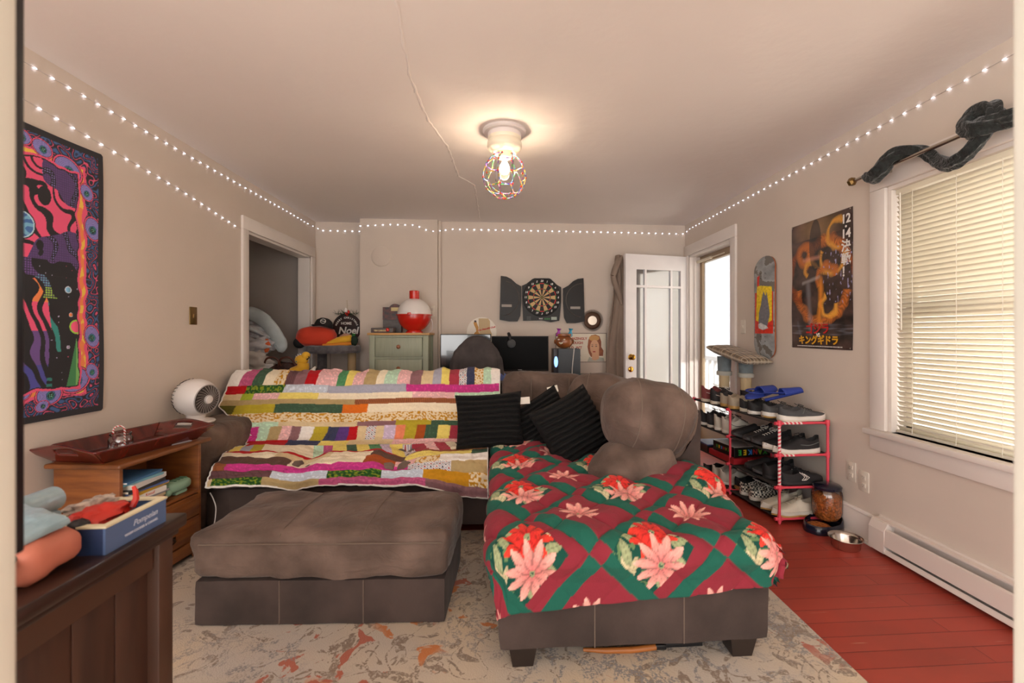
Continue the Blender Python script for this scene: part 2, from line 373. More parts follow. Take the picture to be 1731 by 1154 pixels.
# px -> metres along the sofa for the back rows (u at the back rest)
def bx(u): return (u-843)/770*3.36 + .0
def sx_(u): return (u-836)/770*2.78
TOPS = strips(-2.0, .1, .074, ['plum','white','rose','dgreen','cream','floral','dplum','plum','red','pink','pink','green','yellow','pink','khaki','cream','mint','pink','plum','tan','lilac','yellow','crimson','check','navy','floral','mint','white','olive','orange','tan','dbrown','mint','brown','blueg','tan','cream','lav'])
ROWS = [ # (arc start, arc end, row) measured down from the crest of the back rest
 (-.30, .13, TOPS),
 (.13, .19, [(bx(433),'red'),(bx(493),'leaf'),(bx(560),'blueg'),(bx(690),'lilac'),(9,'mag')]),
 (.19, .245, [(bx(430),'tan'),(bx(450),'lime'),(bx(490),'pink'),(bx(550),'yellow'),(bx(700),'cream'),(bx(770),'pink'),(9,'mint')]),
 (.245, .29, [(bx(610),'khaki'),(9,'brown')]),
 (.29, .365, [(bx(427),'dolive'),(bx(490),'olive'),(bx(590),'dgreen'),(bx(633),'orange'),(9,'cream')]),
 (.365, .44, [(9,'floral')]),
 (.44, .48, [(bx(450),'pink'),(bx(500),'mint'),(bx(622),'tan'),(bx(680),'plum'),(bx(737),'olive'),(9,'dgreen')]),
 (.48, .60, strips(-1.75, .1, .068, ['mag','mag','mint','khaki','pink','plum','white','olive','navy','purple','red','tan','check','tan','lav','salmon','olive','rust','dgreen','yellow','crimson','plum','white','blueg','dolive','white','khaki','gold'])),
 (.60, .66, [(sx_(450),'red'),(sx_(510),'navy'),(sx_(560),'yellow'),(sx_(640),'tan'),(9,'pink')]),
 (.66, .84, strips(-1.8, .1, .075, ['yellow','plum','yellow','lilac','olive','cream','cream','cream','cream','mint','rose','yellow','dgreen','yellow','green','lav','yellow','check','crimson','pink','crimson','cream','dbrown','green','pink','plum','mint','khaki','rose'])),
 (.84, .875, [(sx_(668),'red'),(9,'brown')]),
 (.875, .94, [(sx_(380),'yellow'),(sx_(470),'cream'),(sx_(560),'tan'),(sx_(625),'cream'),(sx_(680),'dbrown'),(sx_(790),'yellow'),(9,'dgreen')]),
 (.94, 1.0, [(sx_(390),'khaki'),(sx_(500),'dbrown'),(sx_(620),'cream'),(sx_(668),'rust'),(sx_(700),'pink'),(sx_(740),'floral'),(9,'white')]),
 (1.0, 1.075, [(sx_(412),'brown'),(sx_(690),'mag'),(sx_(760),'check'),(9,'khaki')]),
 (1.075, 1.15, [(sx_(485),'dplum'),(sx_(570),'blueg'),(sx_(650),'leaf'),(sx_(715),'blueg'),(sx_(790),'gold'),(9,'floral')]),
 (1.15, 1.215, [(sx_(400),'tan'),(sx_(475),'leaf'),(sx_(560),'khaki'),(sx_(720),'rose'),(9,'plum')]),
 (1.215, 2, [(9,'white')])]
PROF = [(-.30, 3.68, .62), (-.10, 3.62, .86), (-.03, 3.56, .90), (0, 3.50, .905), (.04, 3.445, .885), (.13, 3.39, .80), (.30, 3.30, .68), (.45, 3.22, .57), (.60, 3.13, .465), (.64, 3.07, .452),
        (.75, 2.96, .458), (.90, 2.81, .458), (1.0, 2.70, .442), (1.06, 2.645, .41), (1.11, 2.622, .36), (1.17, 2.612, .30), (1.23, 2.607, .245)]
def prof(s):
    for (a, y0, z0), (b, y1, z1) in zip(PROF, PROF[1:]):
        if s <= b:
            t = (s-a)/(b-a); return y0+(y1-y0)*t, z0+(z1-z0)*t
    return PROF[-1][1:]
def sprof(s):   # smoothed
    ys = zs = 0
    for d in (-.04, -.02, 0, .02, .04): y, z = prof(min(max(s+d, -.3), 1.23)); ys += y; zs += z
    return ys/5, zs/5
SEAMS = (-1.14, -.60)
def quilt1(u, v):
    s = -.30+1.53*v
    # sides of the cloth: back part narrower below the arm, seat part flares over it
    xl = -1.93 if s < .30 else (-1.93+(s-.30)/.25*.28 if s < .55 else -1.65+.02*math.sin(s*9))
    if s > .62: xl = -1.65+.015*math.sin(s*14)+max(0, s-.8)*.16
    xr = .01 if s < .6 else (-.07+.02*(s-.6))
    x = xl+(xr-xl)*u
    sq = s if s < 1.0 else 1.0+(s-1.0)*(.58+.42*max(0, min(1, (x+.5)/.4)))
    y, z = sprof(sq)
    seat = max(0, min(1, (s-.62)/.1))
    d = min(abs(x-q) for q in SEAMS)
    puff = 1-math.exp(-(d/.09)**2)
    if seat < .5:
        y -= .035*puff*math.sin(min(1, max(0, s/.6))*PI); z += .012*puff*(1 if s < .15 else .3)
    else:
        z += (.046*puff-.036)*(1 if s < 1.05 else .6); y -= .03*puff*(1 if s > .98 else 0)
    n = fbm((x*3.2, s*5, 1), 3)*.016 + noise.noise(Vector((x*13, s*11, 4)))*.011+noise.noise(Vector((x*30, s*24, 4)))*.004 + .0016*math.sin(s*140+2*noise.noise(Vector((x*6, s*6, 0))))
    if s > 1.0: z -= .05*max(0, (x+.35))*3*(s-1.0)*1.6 if x > -.35 else 0
    y -= n*(1-seat)+(n if s > 1.05 else 0); z += n*(.3 if seat < .5 else 1)
    if s < .02: z += n
    return (x, y, max(z, .16))
def quilt1c(u, v):
    s = -.30+1.53*v; x, y, z = quilt1(u, v)
    if u < .006 or u > .996: return lin((.93, .92, .9))
    xs = x+.012*noise.noise(Vector((x*3, s*4, 9))); ss = s+.012*noise.noise(Vector((x*2.4, 1, 3)))
    if .66 < s < .84: xs = x+(.84-s)*.35     # the strips on the seat lie askew
    for a, b, row in ROWS:
        if a <= ss < b:
            k = rowpick(xs, row)
            c = fab(k, xs, ss)
            return tuple(c)
    return lin((.93, .92, .9))
mm = M(); mm.grid(quilt1, 460, 330, cf=quilt1c)
q1 = mm.build('patchwork_quilt', vmat('patchwork_cotton', .9, .9, 110, .05, bdist=.004, spec=.25), smooth=180)
sm = q1.modifiers.new('thick', 'SOLIDIFY'); sm.thickness = .012; sm.offset = -1
tag(q1, 'multicoloured patchwork quilt draped over the back and seat of the grey sofa', 'quilt')

# ---------------------------------------------------------------- sofa
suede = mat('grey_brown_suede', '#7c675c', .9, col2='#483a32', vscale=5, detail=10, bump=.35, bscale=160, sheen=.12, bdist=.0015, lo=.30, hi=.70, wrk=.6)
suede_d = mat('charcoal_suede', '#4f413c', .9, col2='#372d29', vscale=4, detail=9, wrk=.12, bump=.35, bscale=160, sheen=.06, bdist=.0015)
seamm = mat('suede_seam', '#736459', .9)
blackleg = mat('espresso_wood_leg', '#2b211d', .4)
def softbox(mm, lo, hi, r=.05, amp=.008, sc=4, sag=0, T=None, mi=0, n=14, seed=0, tuck=None):
    """rounded upholstered block with creases; sag sinks the top middle"""
    c = [(a+b)/2 for a, b in zip(lo, hi)]; h = [(b-a)/2 for a, b in zip(lo, hi)]
    v = []; f = []; idx = {}
    def key(p): return tuple(round(q, 5) for q in p)
    def put(p):
        k = key(p)
        if k in idx: return idx[k]
        q = [p[i]*h[i] for i in range(3)]
        core = [max(-(h[i]-r), min(h[i]-r, q[i])) for i in range(3)]
        d = Vector(q)-Vector(core); L = d.length
        if L > 1e-6:
            d = d/L; q = Vector(core)+d*min(L, r) if sum(1 for i in range(3) if abs(q[i]) > h[i]-r) > 1 else Vector(q)
        q = Vector(q)+Vector(c)
        nn = fbm((q.x*sc+seed, q.y*sc, q.z*sc), 4)*amp
        q += Vector([p[i]*(1 if abs(p[i]) > .98 else 0) for i in range(3)])*nn
        if p[2] > .9: q.z -= sag*(1-p[0]**2)*(1-p[1]**2)*-1
        idx[k] = len(v); v.append(q[:]); return idx[k]
    for ax in range(3):
        for sgn in (-1, 1):
            a, b = [i for i in range(3) if i != ax]
            na = max(6, int(h[a]*2/.03)); nb = max(6, int(h[b]*2/.03))
            g = []
            for j in range(nb+1):
                row = []
                for i in range(na+1):
                    p = [0, 0, 0]; p[ax] = sgn; p[a] = math.sin((-1+2*i/na)*PI/2*.999)/math.sin(PI/2*.999) if 0 else -1+2*i/na; p[b] = -1+2*j/nb
                    row.append(put(p))
                g.append(row)
            for j in range(nb):
                for i in range(na): f.append((g[j][i], g[j][i+1], g[j+1][i+1], g[j+1][i]))
    mm.add(v, f, mi, T)
sofa = thing('sectional_sofa', 'large grey-brown suede corner sofa with a chaise reaching towards the viewer', 'sofa', (0, 0, 0))
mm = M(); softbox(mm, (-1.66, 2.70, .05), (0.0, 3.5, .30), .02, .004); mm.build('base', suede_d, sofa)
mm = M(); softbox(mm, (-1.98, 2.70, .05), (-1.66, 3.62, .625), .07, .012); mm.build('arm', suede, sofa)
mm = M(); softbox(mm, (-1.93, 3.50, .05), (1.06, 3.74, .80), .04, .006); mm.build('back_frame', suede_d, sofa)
mm = M(); softbox(mm, (.80, 2.28, .06), (1.045, 3.5, .79), .022, .005); mm.build('chaise_back_frame', suede_d, sofa)
for a, b in ((-1.655, -1.14), (-1.14, -.60), (-.60, -.04)):
    mm = M(); softbox(mm, (a+.004, 2.68, .30), (b-.004, 3.2, .425), .04, .008); mm.build('seat_cushion', suede, sofa)
    mm = M(); softbox(mm, (a+.004, -.11, -.25), (b-.004, .11, .22), .09, .012, T=TR(0, 3.46, .62) @ Matrix.Rotation(math.radians(-14), 4, 'X')); mm.build('back_cushion', suede, sofa)
# corner back cushion, bare
mm = M(); softbox(mm, (.03, -.12, -.25), (.66, .12, .24), .10, .02, 3, T=TR(0, 3.38, .655) @ Matrix.Rotation(math.radians(-9), 4, 'X'), seed=5)
cc = mm.build('back_cushion', suede, sofa)
for x in (.235, .51): M().tube([(x, 3.30-.04*0+(.66-z)*-.15-.045, z) for z in (.45, .52, .6, .7, .8, .86)], .0035, 5).build('seam', seamm, cc)
# chaise
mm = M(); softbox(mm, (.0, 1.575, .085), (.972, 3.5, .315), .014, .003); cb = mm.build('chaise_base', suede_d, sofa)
for x in (.335, .655): M().tube([(x, 1.5735, z) for z in (.09, .2, .31)], .0022, 6).build('seam', seamm, cb)
mm = M(); softbox(mm, (.005, 1.58, .315), (.965, 3.3, .43), .04, .006); mm.build('chaise_cushion', suede, sofa)
def taper_leg(mm, x, y, w=.05, h=.085, t=.72, zb=0):
    v = [(x+sx*w*k, y+sy*w*k, z) for z, k in ((zb, t), (h, 1)) for sx, sy in ((-1,-1),(1,-1),(1,1),(-1,1))]
    mm.add(v, [(3,2,1,0),(4,5,6,7),(0,1,5,4),(1,2,6,5),(2,3,7,6),(3,0,4,7)])
for x, y in ((.085, 1.64), (.885, 1.64), (.085, 3.4), (.885, 3.4), (-1.9, 2.8), (-1.9, 3.6)):
    mm = M(); taper_leg(mm, x, y, h=.095 if y < 2 else .06, zb=.0125 if y < 2 else 0); mm.build('leg', blackleg, sofa, smooth=0)

# ---------------------------------------------------------------- poinsettia comforter on the chaise
BURG, GRN, DGRN, RED, PINK = H3('#8f2c3a'), H3('#1c6151'), H3('#0f4a3e'), H3('#d52a2a'), H3('#e8a69c')
LEAF1, LEAF2, CREAM = H3('#a8b387'), H3('#5d7a52'), H3('#e8dcb0')
def flower(dx, dy, R, pal, rot):
    r = math.hypot(dx, dy)/R
    if r > 1: return None
    th = math.atan2(dy, dx)+rot
    for k, (n, off, sc, sh) in enumerate(((8, 0, .62, 1.12), (10, .4, 1.0, 1.0))):
        a = ((th+off)*n/(2*PI)) % 1-.5
        wdt = .5*math.sin(min(1, max(0, r/sc))**.75*PI)*1.0
        if r < sc and abs(a) < wdt+.04*(r < .3):
            g = abs(a)/(wdt+.05)
            if r < .11: return LEAF1*.8
            c = pal[0]*(1-r)*.85+pal[1]*(.15+r)
            if g < .10: c = c*1.2
            elif g > .72: c = c*.6
            return c*sh
    return None
PINKP = (H3('#b0424f'), H3('#f0b3a5')); REDP = (H3('#b81c24'), H3('#e4402f'))
CP = .311
def comfort(x, y):
    x0, y0 = x-.09, y-1.53
    p = (x0+y0)/math.sqrt(2)/CP+.67; q = (x0-y0)/math.sqrt(2)/CP+.67
    ip, iq = math.floor(p), math.floor(q); fp, fq = p-ip, q-iq
    bp = 0 if fp < .17 else (1 if fp < .34 else 2); bq = 0 if fq < .17 else (1 if fq < .34 else 2)
    if bp == 2 and bq == 2:
        a, b = (fp-.67)*CP, (fq-.67)*CP
        dx, dy = (a+b)/math.sqrt(2), (a-b)/math.sqrt(2)
        if (ip+iq) % 2 == 0:
            c = flower(dx-.022, dy+.045, .098, PINKP, ip*1.3)
            if c is not None: return c
            c = flower(dx-.008, dy-.052, .095, REDP, iq*2.1)
            if c is not None: return c
            for k, (lx, ly, la) in enumerate(((-.10, .0, 1.9), (-.085, .05, 2.3), (-.075, -.05, 1.2), (.10, .02, .3), (.085, -.04, -.6), (.095, .065, .9), (-.02, .115, 1.6), (-.055, .085, 2.6), (-.105, -.03, 1.5), (.035, -.125, -.9))):
                ca, sa = math.cos(la), math.sin(la); ex_, ey_ = (dx-lx)*ca+(dy-ly)*sa, -(dx-lx)*sa+(dy-ly)*ca
                d = (ex_/.036)**2+(ey_/(.0155*(1-.3*ex_/.036)))**2
                if d < 1: return (CREAM*.85 if k % 3 == 2 else LEAF1)*(.6 if abs(ey_) < .0014 else 1-.25*d+.1*math.sin(ex_*400))
            if noise.noise(Vector((x*60, y*60, 2))) > .25 and dx < -.02: return LEAF2*1.2
            return DGRN*1.1
        c = flower(dx, dy, .082, PINKP, ip+iq*.7)
        if c is not None: return c
        return BURG
    if bp != 2 and bq != 2: return GRN if (bp+bq) % 2 else BURG
    k = bp if bp != 2 else bq
    return BURG if k == 0 else GRN
XC0, XC1, YC0, YC1, RQ = .03, .935, 1.60, 3.10, .075
def comfpt(u, v):
    # unrolled cloth coordinates (metres)
    a = -.19+u*(XC1-XC0+.38)+XC0; b = YC0-.24+v*(YC1-YC0+.24)
    ex = (a-XC1) if a > XC1 else ((a-XC0) if a < XC0 else 0)
    if b < YC0: b = YC0-(YC0-b)*(1.22-.40*u)
    ey = (b-YC0) if b < YC0 else 0
    e = math.hypot(ex, ey); e0 = e; e = (abs(ex)**5+abs(ey)**5)**.2
    base = Vector((min(max(a, XC0), XC1), max(b, YC0), .47+.02*math.sin(min(1,(b-1.5)/.8)*2)))
    # the far right part is pushed up in front of the chaise back, the middle sags
    nrm = Vector((0, 0, 1))
    if e > 0:
        d = Vector((ex/e0, ey/e0, 0)); L = RQ*PI/2
        if e < L:
            t = e/RQ; base += d*RQ*math.sin(t); base.z -= RQ*(1-math.cos(t)); nrm = d*math.sin(t)+Vector((0,0,1))*math.cos(t)
        else:
            base += d*RQ; base.z -= RQ+(e-L)*.95; nrm = d
            base -= d*min(.018, (e-L)*.3)
    P = CP/2
    p = (a-.09+b-1.53)/math.sqrt(2)/P; q = (a-.09-b+1.53)/math.sqrt(2)/P
    pf = (abs(math.sin(p*PI))*abs(math.sin(q*PI)))**.3
    amp = .030*pf-.012 + .024*fbm((a*3.3, b*2.6, 2), 3) + .009*noise.noise(Vector((a*15, b*15, 8)))
    amp += .0025*abs(noise.noise(Vector((a*30+b*12, b*40, 3))))
    if b > 1.95 and a > .78: amp += .05*min(1, (b-1.95)/.1)*min(1, (a-.78)/.15)*(1 if b < 2.25 else 0)
    amp *= 1-.65*min(1, e/.25)
    out = base+nrm*amp
    if out.z < .43 and ey < 0 and -.02 < out.x < 1.0: out.y = min(out.y, 1.548)
    if out.z < .43 and ex < 0 and out.y > 1.56: out.x = min(out.x, -.024)
    if out.z < .43 and ex > 0 and out.y > 1.56: out.x = max(out.x, .996)
    return out[:]
def comfcol(u, v):
    a = -.19+u*(XC1-XC0+.38)+XC0; b = YC0-.24+v*(YC1-YC0+.24)
    c = comfort(a, b)
    P = CP/2
    return tuple(c)
class CutGrid: pass
mm = M(); NU, NV = 300, 380
mm.grid(comfpt, NU, NV, cf=comfcol)
# keep the cloth out of the chaise back: it stops at the back's front panel
keep = [f for f in mm.f if not (any(mm.v[i][1] > 2.27 for i in f) and any(mm.v[i][0] > .79 for i in f))]
mm.f = keep; mm.mi = [0]*len(keep)
q2 = mm.build('holiday_comforter', vmat('poinsettia_cotton', .85, .5, 200, .06, spec=.25), smooth=180)
sm = q2.modifiers.new('thick', 'SOLIDIFY'); sm.thickness = .02; sm.offset = -1
tag(q2, 'quilted red and green poinsettia comforter spread over the chaise', 'comforter')

# ---------------------------------------------------------------- ottoman
ot = thing('storage_ottoman', 'square grey-brown suede storage ottoman with a lid on the rug', 'ottoman', (-.70, 2.12, .012), math.radians(-2.5))
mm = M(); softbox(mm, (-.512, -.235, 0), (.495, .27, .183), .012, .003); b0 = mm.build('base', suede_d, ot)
for x in (-.17, .165): M().tube([(x, -.236, z) for z in (.005, .1, .18)], .0022, 6).build('seam', seamm, b0)
mm = M(); softbox(mm, (-.525, -.25, .185), (.512, .285, .37), .045, .014, 6, sag=.02, seed=2); l0 = mm.build('lid', suede, ot)
for x in (-.17, .165): M().tube([(x, -.235, .36), (x+.002, -.2, .378), (x+.003, -.1, .389), (x, 0, .394), (x, .1, .391), (x-.002, .2, .382), (x, .25, .368)], .0026, 6).build('seam', seamm, l0)
mm = M(); mm.tube([(-.48, -.253, .335), (-.25, -.257, .338), (0, -.256, .336), (.25, -.257, .337), (.485, -.253, .335)], .0026, 6)
mm.build('seam', seamm, l0)

# ---------------------------------------------------------------- rug
def rug_material():
    m = bpy.data.materials.new('distressed_floral_rug'); m.use_nodes = True; nt = m.node_tree; b = nt.nodes['Principled BSDF']
    L = nt.links.new; N = nt.nodes.new
    tc = N('ShaderNodeTexCoord')
    def ns(sc, det=5, dist=0, off=0):
        mp = N('ShaderNodeMapping'); mp.inputs['Location'].default_value = (off, off*.7, 0); L(tc.outputs['Object'], mp.inputs[0])
        n = N('ShaderNodeTexNoise'); n.inputs['Scale'].default_value = sc; n.inputs['Detail'].default_value = det; n.inputs['Distortion'].default_value = dist
        L(mp.outputs[0], n.inputs['Vector']); return n.outputs[0]
    def ramp(src, lo, hi, inv=False):
        r = N('ShaderNodeMapRange'); r.inputs[1].default_value = lo; r.inputs[2].default_value = hi
        if inv: r.inputs[3].default_value = 1; r.inputs[4].default_value = 0
        L(src, r.inputs[0]); return r.outputs[0]
    def mix(f, a, bcol):
        x = N('ShaderNodeMix'); x.data_type = 'RGBA'; L(f, x.inputs[0])
        if isinstance(a, tuple): x.inputs[6].default_value = (*a, 1)
        else: L(a, x.inputs[6])
        x.inputs[7].default_value = (*bcol, 1); return x.outputs[2]
    def mul(a, c):
        x = N('ShaderNodeMath'); x.operation = 'MULTIPLY'; L(a, x.inputs[0]); L(c, x.inputs[1]); return x.outputs[0]
    def rng(src, c, w):   # thin contour of a noise value
        s = N('ShaderNodeMath'); s.operation = 'SUBTRACT'; L(src, s.inputs[0]); s.inputs[1].default_value = c
        a = N('ShaderNodeMath'); a.operation = 'ABSOLUTE'; L(s.outputs[0], a.inputs[0]); return ramp(a.outputs[0], w, w*1.4, True)
    speck = ramp(ns(140, 2), .42, .56)
    base = mix(ramp(ns(1.6, 3), .4, .62), lin(rgb('#cfbb9f')), lin(rgb('#bfb6ac')))
    # damask leaves: blobs of a distorted noise broken by veins
    leaf = ramp(ns(5.5, 2, 2.2, 3), .575, .59); vein = ramp(ns(16, 3, 1.5, 5), .43, .47)
    c = mix(mul(mul(leaf, vein), ramp(ns(120, 2, 0, 1), .25, .5)), base, lin(rgb('#8d7b6a')))
    stem = rng(ns(3.4, 2, 1.4, 9), .5, .008)
    c = mix(mul(stem, speck), c, lin(rgb('#8a7867')))
    fl = mul(rng(ns(7, 3, 2.0, 12), .48, .03), ramp(ns(1.7, 2, 0, 4), .5, .55))
    c = mix(mul(fl, speck), c, lin(rgb('#a3978c')))
    og = mul(ramp(ns(6.5, 4, 1.2, 21), .585, .61), ramp(ns(1.3, 2, 0, 31), .49, .54))
    c = mix(og, c, lin(rgb('#c9793d')))
    rd = mul(ramp(ns(8, 4, 1.0, 41), .60, .62), ramp(ns(1.5, 2, 0, 51), .51, .56))
    c = mix(rd, c, lin(rgb('#b4634c')))
    br = mul(ramp(ns(9, 4, 2, 61), .52, .56), ramp(ns(1.1, 2, 0, 71), .54, .6))
    c = mix(mul(br, speck), c, lin(rgb('#8f8a88')))
    L(c, b.inputs['Base Color']); b.inputs['Roughness'].default_value = .95; b.inputs['Sheen Weight'].default_value = .2
    n = N('ShaderNodeTexNoise'); n.inputs['Scale'].default_value = 220; L(tc.outputs['Object'], n.inputs['Vector'])
    bp = N('ShaderNodeBump'); bp.inputs['Strength'].default_value = .6; bp.inputs['Distance'].default_value = .004; L(n.outputs[0], bp.inputs['Height']); L(bp.outputs[0], b.inputs['Normal'])
    return m
rug = M().box((-1.75, .95, .001), (1.245, 2.74, .0115), r=.004).build('area_rug', rug_material())
tag(rug, 'cream area rug with worn grey floral pattern and orange patches under ottoman and chaise', 'rug')

# ---------------------------------------------------------------- loose cushions
def blob(name, label, c, r, p=.75, rot=(0,0,0), nz=.10, ns=1.6, seed=0, m=suede, group=None, seams=True):
    root = thing(name, label, 'cushion', c, rot=rot, group=group)
    mm = M(); mm.ell((0,0,0), r, 72, 44, p=p, nz=nz, ns=ns, seed=seed)
    # creases pulled towards the piped edge
    v2 = []
    for q in mm.v:
        d = Vector((q[0]/r[0], q[1]/r[1], q[2]/r[2])); a = math.atan2(d.z, d.x)
        k = 1+.018*math.sin(a*9+seed)*max(0, 1-abs(d.y)*1.5)+.010*noise.noise(Vector(q)*14)
        v2.append((q[0]*k, q[1]*k, q[2]*k))
    Mx = root.matrix_basis; Mi = Mx.inverted(); v3 = []
    for q in v2:      # the soft body gives way to the hard chaise back
        w = Mx @ Vector(q)
        if w.x > .79 and w.z < .80 and w.y > 2.27:
            dx, dz, dy = w.x-.79, .80-w.z, w.y-2.27; k = min(dx, dz, dy)
            if k == dx: w.x = .79
            elif k == dz: w.z = .80
            else: w.y = 2.27
        v3.append((Mi @ w)[:])
    v2 = v3
    mm.v = v2; body = mm.build('cushion_body', m, root, smooth=180)
    if seams:
        bm = bmesh.new(); bm.from_mesh(body.data); from mathutils.bvhtree import BVHTree
        bv = BVHTree.FromBMesh(bm)
        for xs in seams if isinstance(seams, (list, tuple)) else (-.42, .42):
            pts = []
            for i in range(31):
                t = -PI*.47+PI*.94*i/30
                o = Vector((xs*r[0]*(1-.15*math.sin(t)**2), 0, 0)); d = Vector((0, -math.cos(t), math.sin(t)))
                h = bv.ray_cast(o+d*2, -d)
                if h[0] is not None: pts.append(h[0]+d*.0005)
            if len(pts) > 3: M().tube(pts, .0028, 6).build('seam', seamm, root)
        bm.free()
    return root
blob('sofa_back_cushion', 'big puffed grey suede cushion slumped over the chaise back nearest the door', (.775, 2.37, .745), (.235, .235, .20), .82, (math.radians(-6), math.radians(10), math.radians(8)), .10, 1.3, 3, seams=(-.55, .38))
blob('sofa_back_cushion', 'grey suede cushion crushed beneath the biggest puffed cushion', (.685, 2.28, .49), (.215, .18, .155), .85, (0, math.radians(-14), math.radians(10)), .12, 1.6, 8, seams=())
blob('sofa_back_cushion', 'grey suede cushion wedged in the sofa corner behind the black pillows', (.70, 3.02, .70), (.23, .20, .21), .75, (math.radians(-10), 0, math.radians(-20)), .10, 1.4, 13, seams=(-.4,))
furm = mat('black_ribbed_plush', '#131212', .9, bump=1, bscale=220, bdist=.004)
furm.node_tree.nodes['Principled BSDF'].inputs['Specular IOR Level'].default_value = .35
tagm = mat('white_care_label', '#e6ddd0', .7)
def pillow(label, c, w, h, t, rot, lab=None, dirx=1):
    root = thing('ribbed_throw_pillow', label, 'pillow', c, rot=rot, group='black ribbed throw pillows')
    mm = M(); N = 120
    for sgn in (-1, 1):
        def fn(u, v, sgn=sgn):
            x, z = (2*u-1), (2*v-1)
            e = (1-abs(x)**3.2)*(1-abs(z)**3.2); th = (t*.92)*max(0, e)**.5
            pin = 1-.07*(x*x*(1-abs(z)))-.0
            rib = .024*abs(math.sin((z*h)/.034*PI/1.0+.25*x+.5*noise.noise(Vector((x*2, z*2, 5)))))*min(1, e*6)
            return (x*w*(1-.07*(1-z*z)), sgn*(th+rib+.004*noise.noise(Vector((x*9, z*9, 1)))), z*h*(1-.07*(1-x*x)))
        mm.grid(fn, N, N)
    mm.build('pillow_body', furm, root, smooth=180, weld=True)
    if lab:
        mm = M(); mm.box((lab[0]-.035, -.003, lab[1]-.022), (lab[0]+.035, .001, lab[1]+.022), T=TR(0,0,0) @ Matrix.Rotation(lab[2], 4, 'Y')); mm.build('care_tag', tagm, root, smooth=0)
    return root
R_ = math.radians
pillow('black ribbed plush pillow standing at the left beside the patchwork quilt', (-.06, 2.89, .635), .215, .175, .075, (R_(-18), R_(-4), R_(-4)), (.23, .11, 0))
pillow('black ribbed plush pillow sunk in the middle between two others', (.28, 2.93, .60), .20, .18, .07, (R_(-20), R_(-32), R_(-5)), (.12, .20, .3))
pillow('black ribbed plush pillow leaning on the right against the grey cushions', (.435, 2.66, .625), .20, .20, .085, (R_(-20), R_(-24), R_(18)))
# ---------------------------------------------------------------- window blind
vinyl = mat('cream_vinyl_slat', '#f7f2e6', .45, transl=.5)
cordm = mat('white_cord', '#eee8da', .7)
bl = thing('window_blind', 'cream horizontal slat blind lowered over the right window', 'blind', (XR+.035, (WY0+WY1)/2, WZ0))
hw = (WY1-WY0)/2-.026
mm = M(); n = 48; pitch = (WZ1-WZ0-.075)/n
for i in range(n):
    z = .03+i*pitch; a = R_(52); w = .0145
    mm.add([(-w*math.cos(a), -hw, z+w*math.sin(a)), (-w*math.cos(a), hw, z+w*math.sin(a)), (.0, hw, z+.002), (.0, -hw, z+.002), (w*math.cos(a), hw, z-w*math.sin(a)), (w*math.cos(a), -hw, z-w*math.sin(a))],
           [(0,1,2,3), (3,2,4,5)])
sl = mm.build('slats', vinyl, bl, smooth=60); so = sl.modifiers.new('t', 'SOLIDIFY'); so.thickness = .0012
M().box((-.016, -hw, WZ1-WZ0-.05), (.016, hw, WZ1-WZ0-.022), r=.003).build('head_rail', vinyl, bl)
M().box((-.013, -hw, .004), (.013, hw, .018), r=.003).build('bottom_rail', vinyl, bl)
for y in (.39, .165, -.03, -.3):
    M().tube([(-.017, y+.0015*math.sin(k*2.1), .01+k*.02) for k in range(64)], .0012, 5).build('ladder_cord', cordm, bl)
M().cyl((-.03, .44, .55), (-.028, .45, WZ1-WZ0-.05), .003).build('tilt_wand', cordm, bl)
# ---------------------------------------------------------------- curtain rod and scarf
brass = mat('antique_brass', '#8a6f45', .35, metal=.9); chrome = mat('brushed_nickel', '#c9c2b6', .25, metal=1)
rod = thing('curtain_rod', 'thin metal curtain rod with a faceted finial above the right window', 'curtain rod', (2.01, 2.44, 2.05))
M().cyl((0, 0, 0), (0, -1.25, -.005), .0095).build('rod', chrome, rod)
mm = M(); mm.tube([(0,.005,0),(0,.012,0),(0,.022,0),(0,.042,0),(0,.05,0)], [.009,.012,.024,.024,.015], 6); mm.build('finial', brass, rod, smooth=0)
mm = M(); mm.box((-.008, -.16, -.012), (.085, -.145, .004)); mm.build('bracket', chrome, rod)
scarfm = mat('black_green_crinkled_cloth', '#1d2523', .75, col2='#08090b', vscale=22, bump=1, bscale=60, bdist=.01, sheen=.3, stretch=(1, 4, 1))
SP = [(2.375, 2.052), (2.345, 2.035), (2.29, 2.018), (2.235, 2.039), (2.171, 2.088), (2.089, 2.075), (2.027, 2.029), (1.968, 1.979), (1.886, 1.935), (1.811, 1.944), (1.752, 1.98), (1.712, 2.02), (1.70, 2.06), (1.736, 2.10), (1.785, 2.095), (1.778, 2.042), (1.72, 2.02), (1.664, 2.02), (1.55, 2.02), (1.45, 2.05)]
SX = [2.0, 1.99, 1.985, 1.975, 1.995, 2.03, 2.035, 2.02, 1.99, 1.975, 1.97, 1.975, 1.985, 2.0, 2.0, 1.965, 1.95, 1.97, 1.99, 2.0]
SR = [.008, .022, .035, .036, .03, .025, .024, .026, .028, .027, .025, .025, .03, .036, .04, .04, .036, .032, .03, .03]
def cat(P, k=6):
    out = []
    for i in range(len(P)-1):
        p0, p1, p2, p3 = [Vector(P[max(0, min(len(P)-1, j))]) for j in (i-1, i, i+1, i+2)]
        for t in range(k):
            t /= k; out.append(.5*((2*p1)+(p2-p0)*t+(2*p0-5*p1+4*p2-p3)*t*t+(3*p1-p0-3*p2+p3)*t**3))
    out.append(Vector(P[-1])); return out
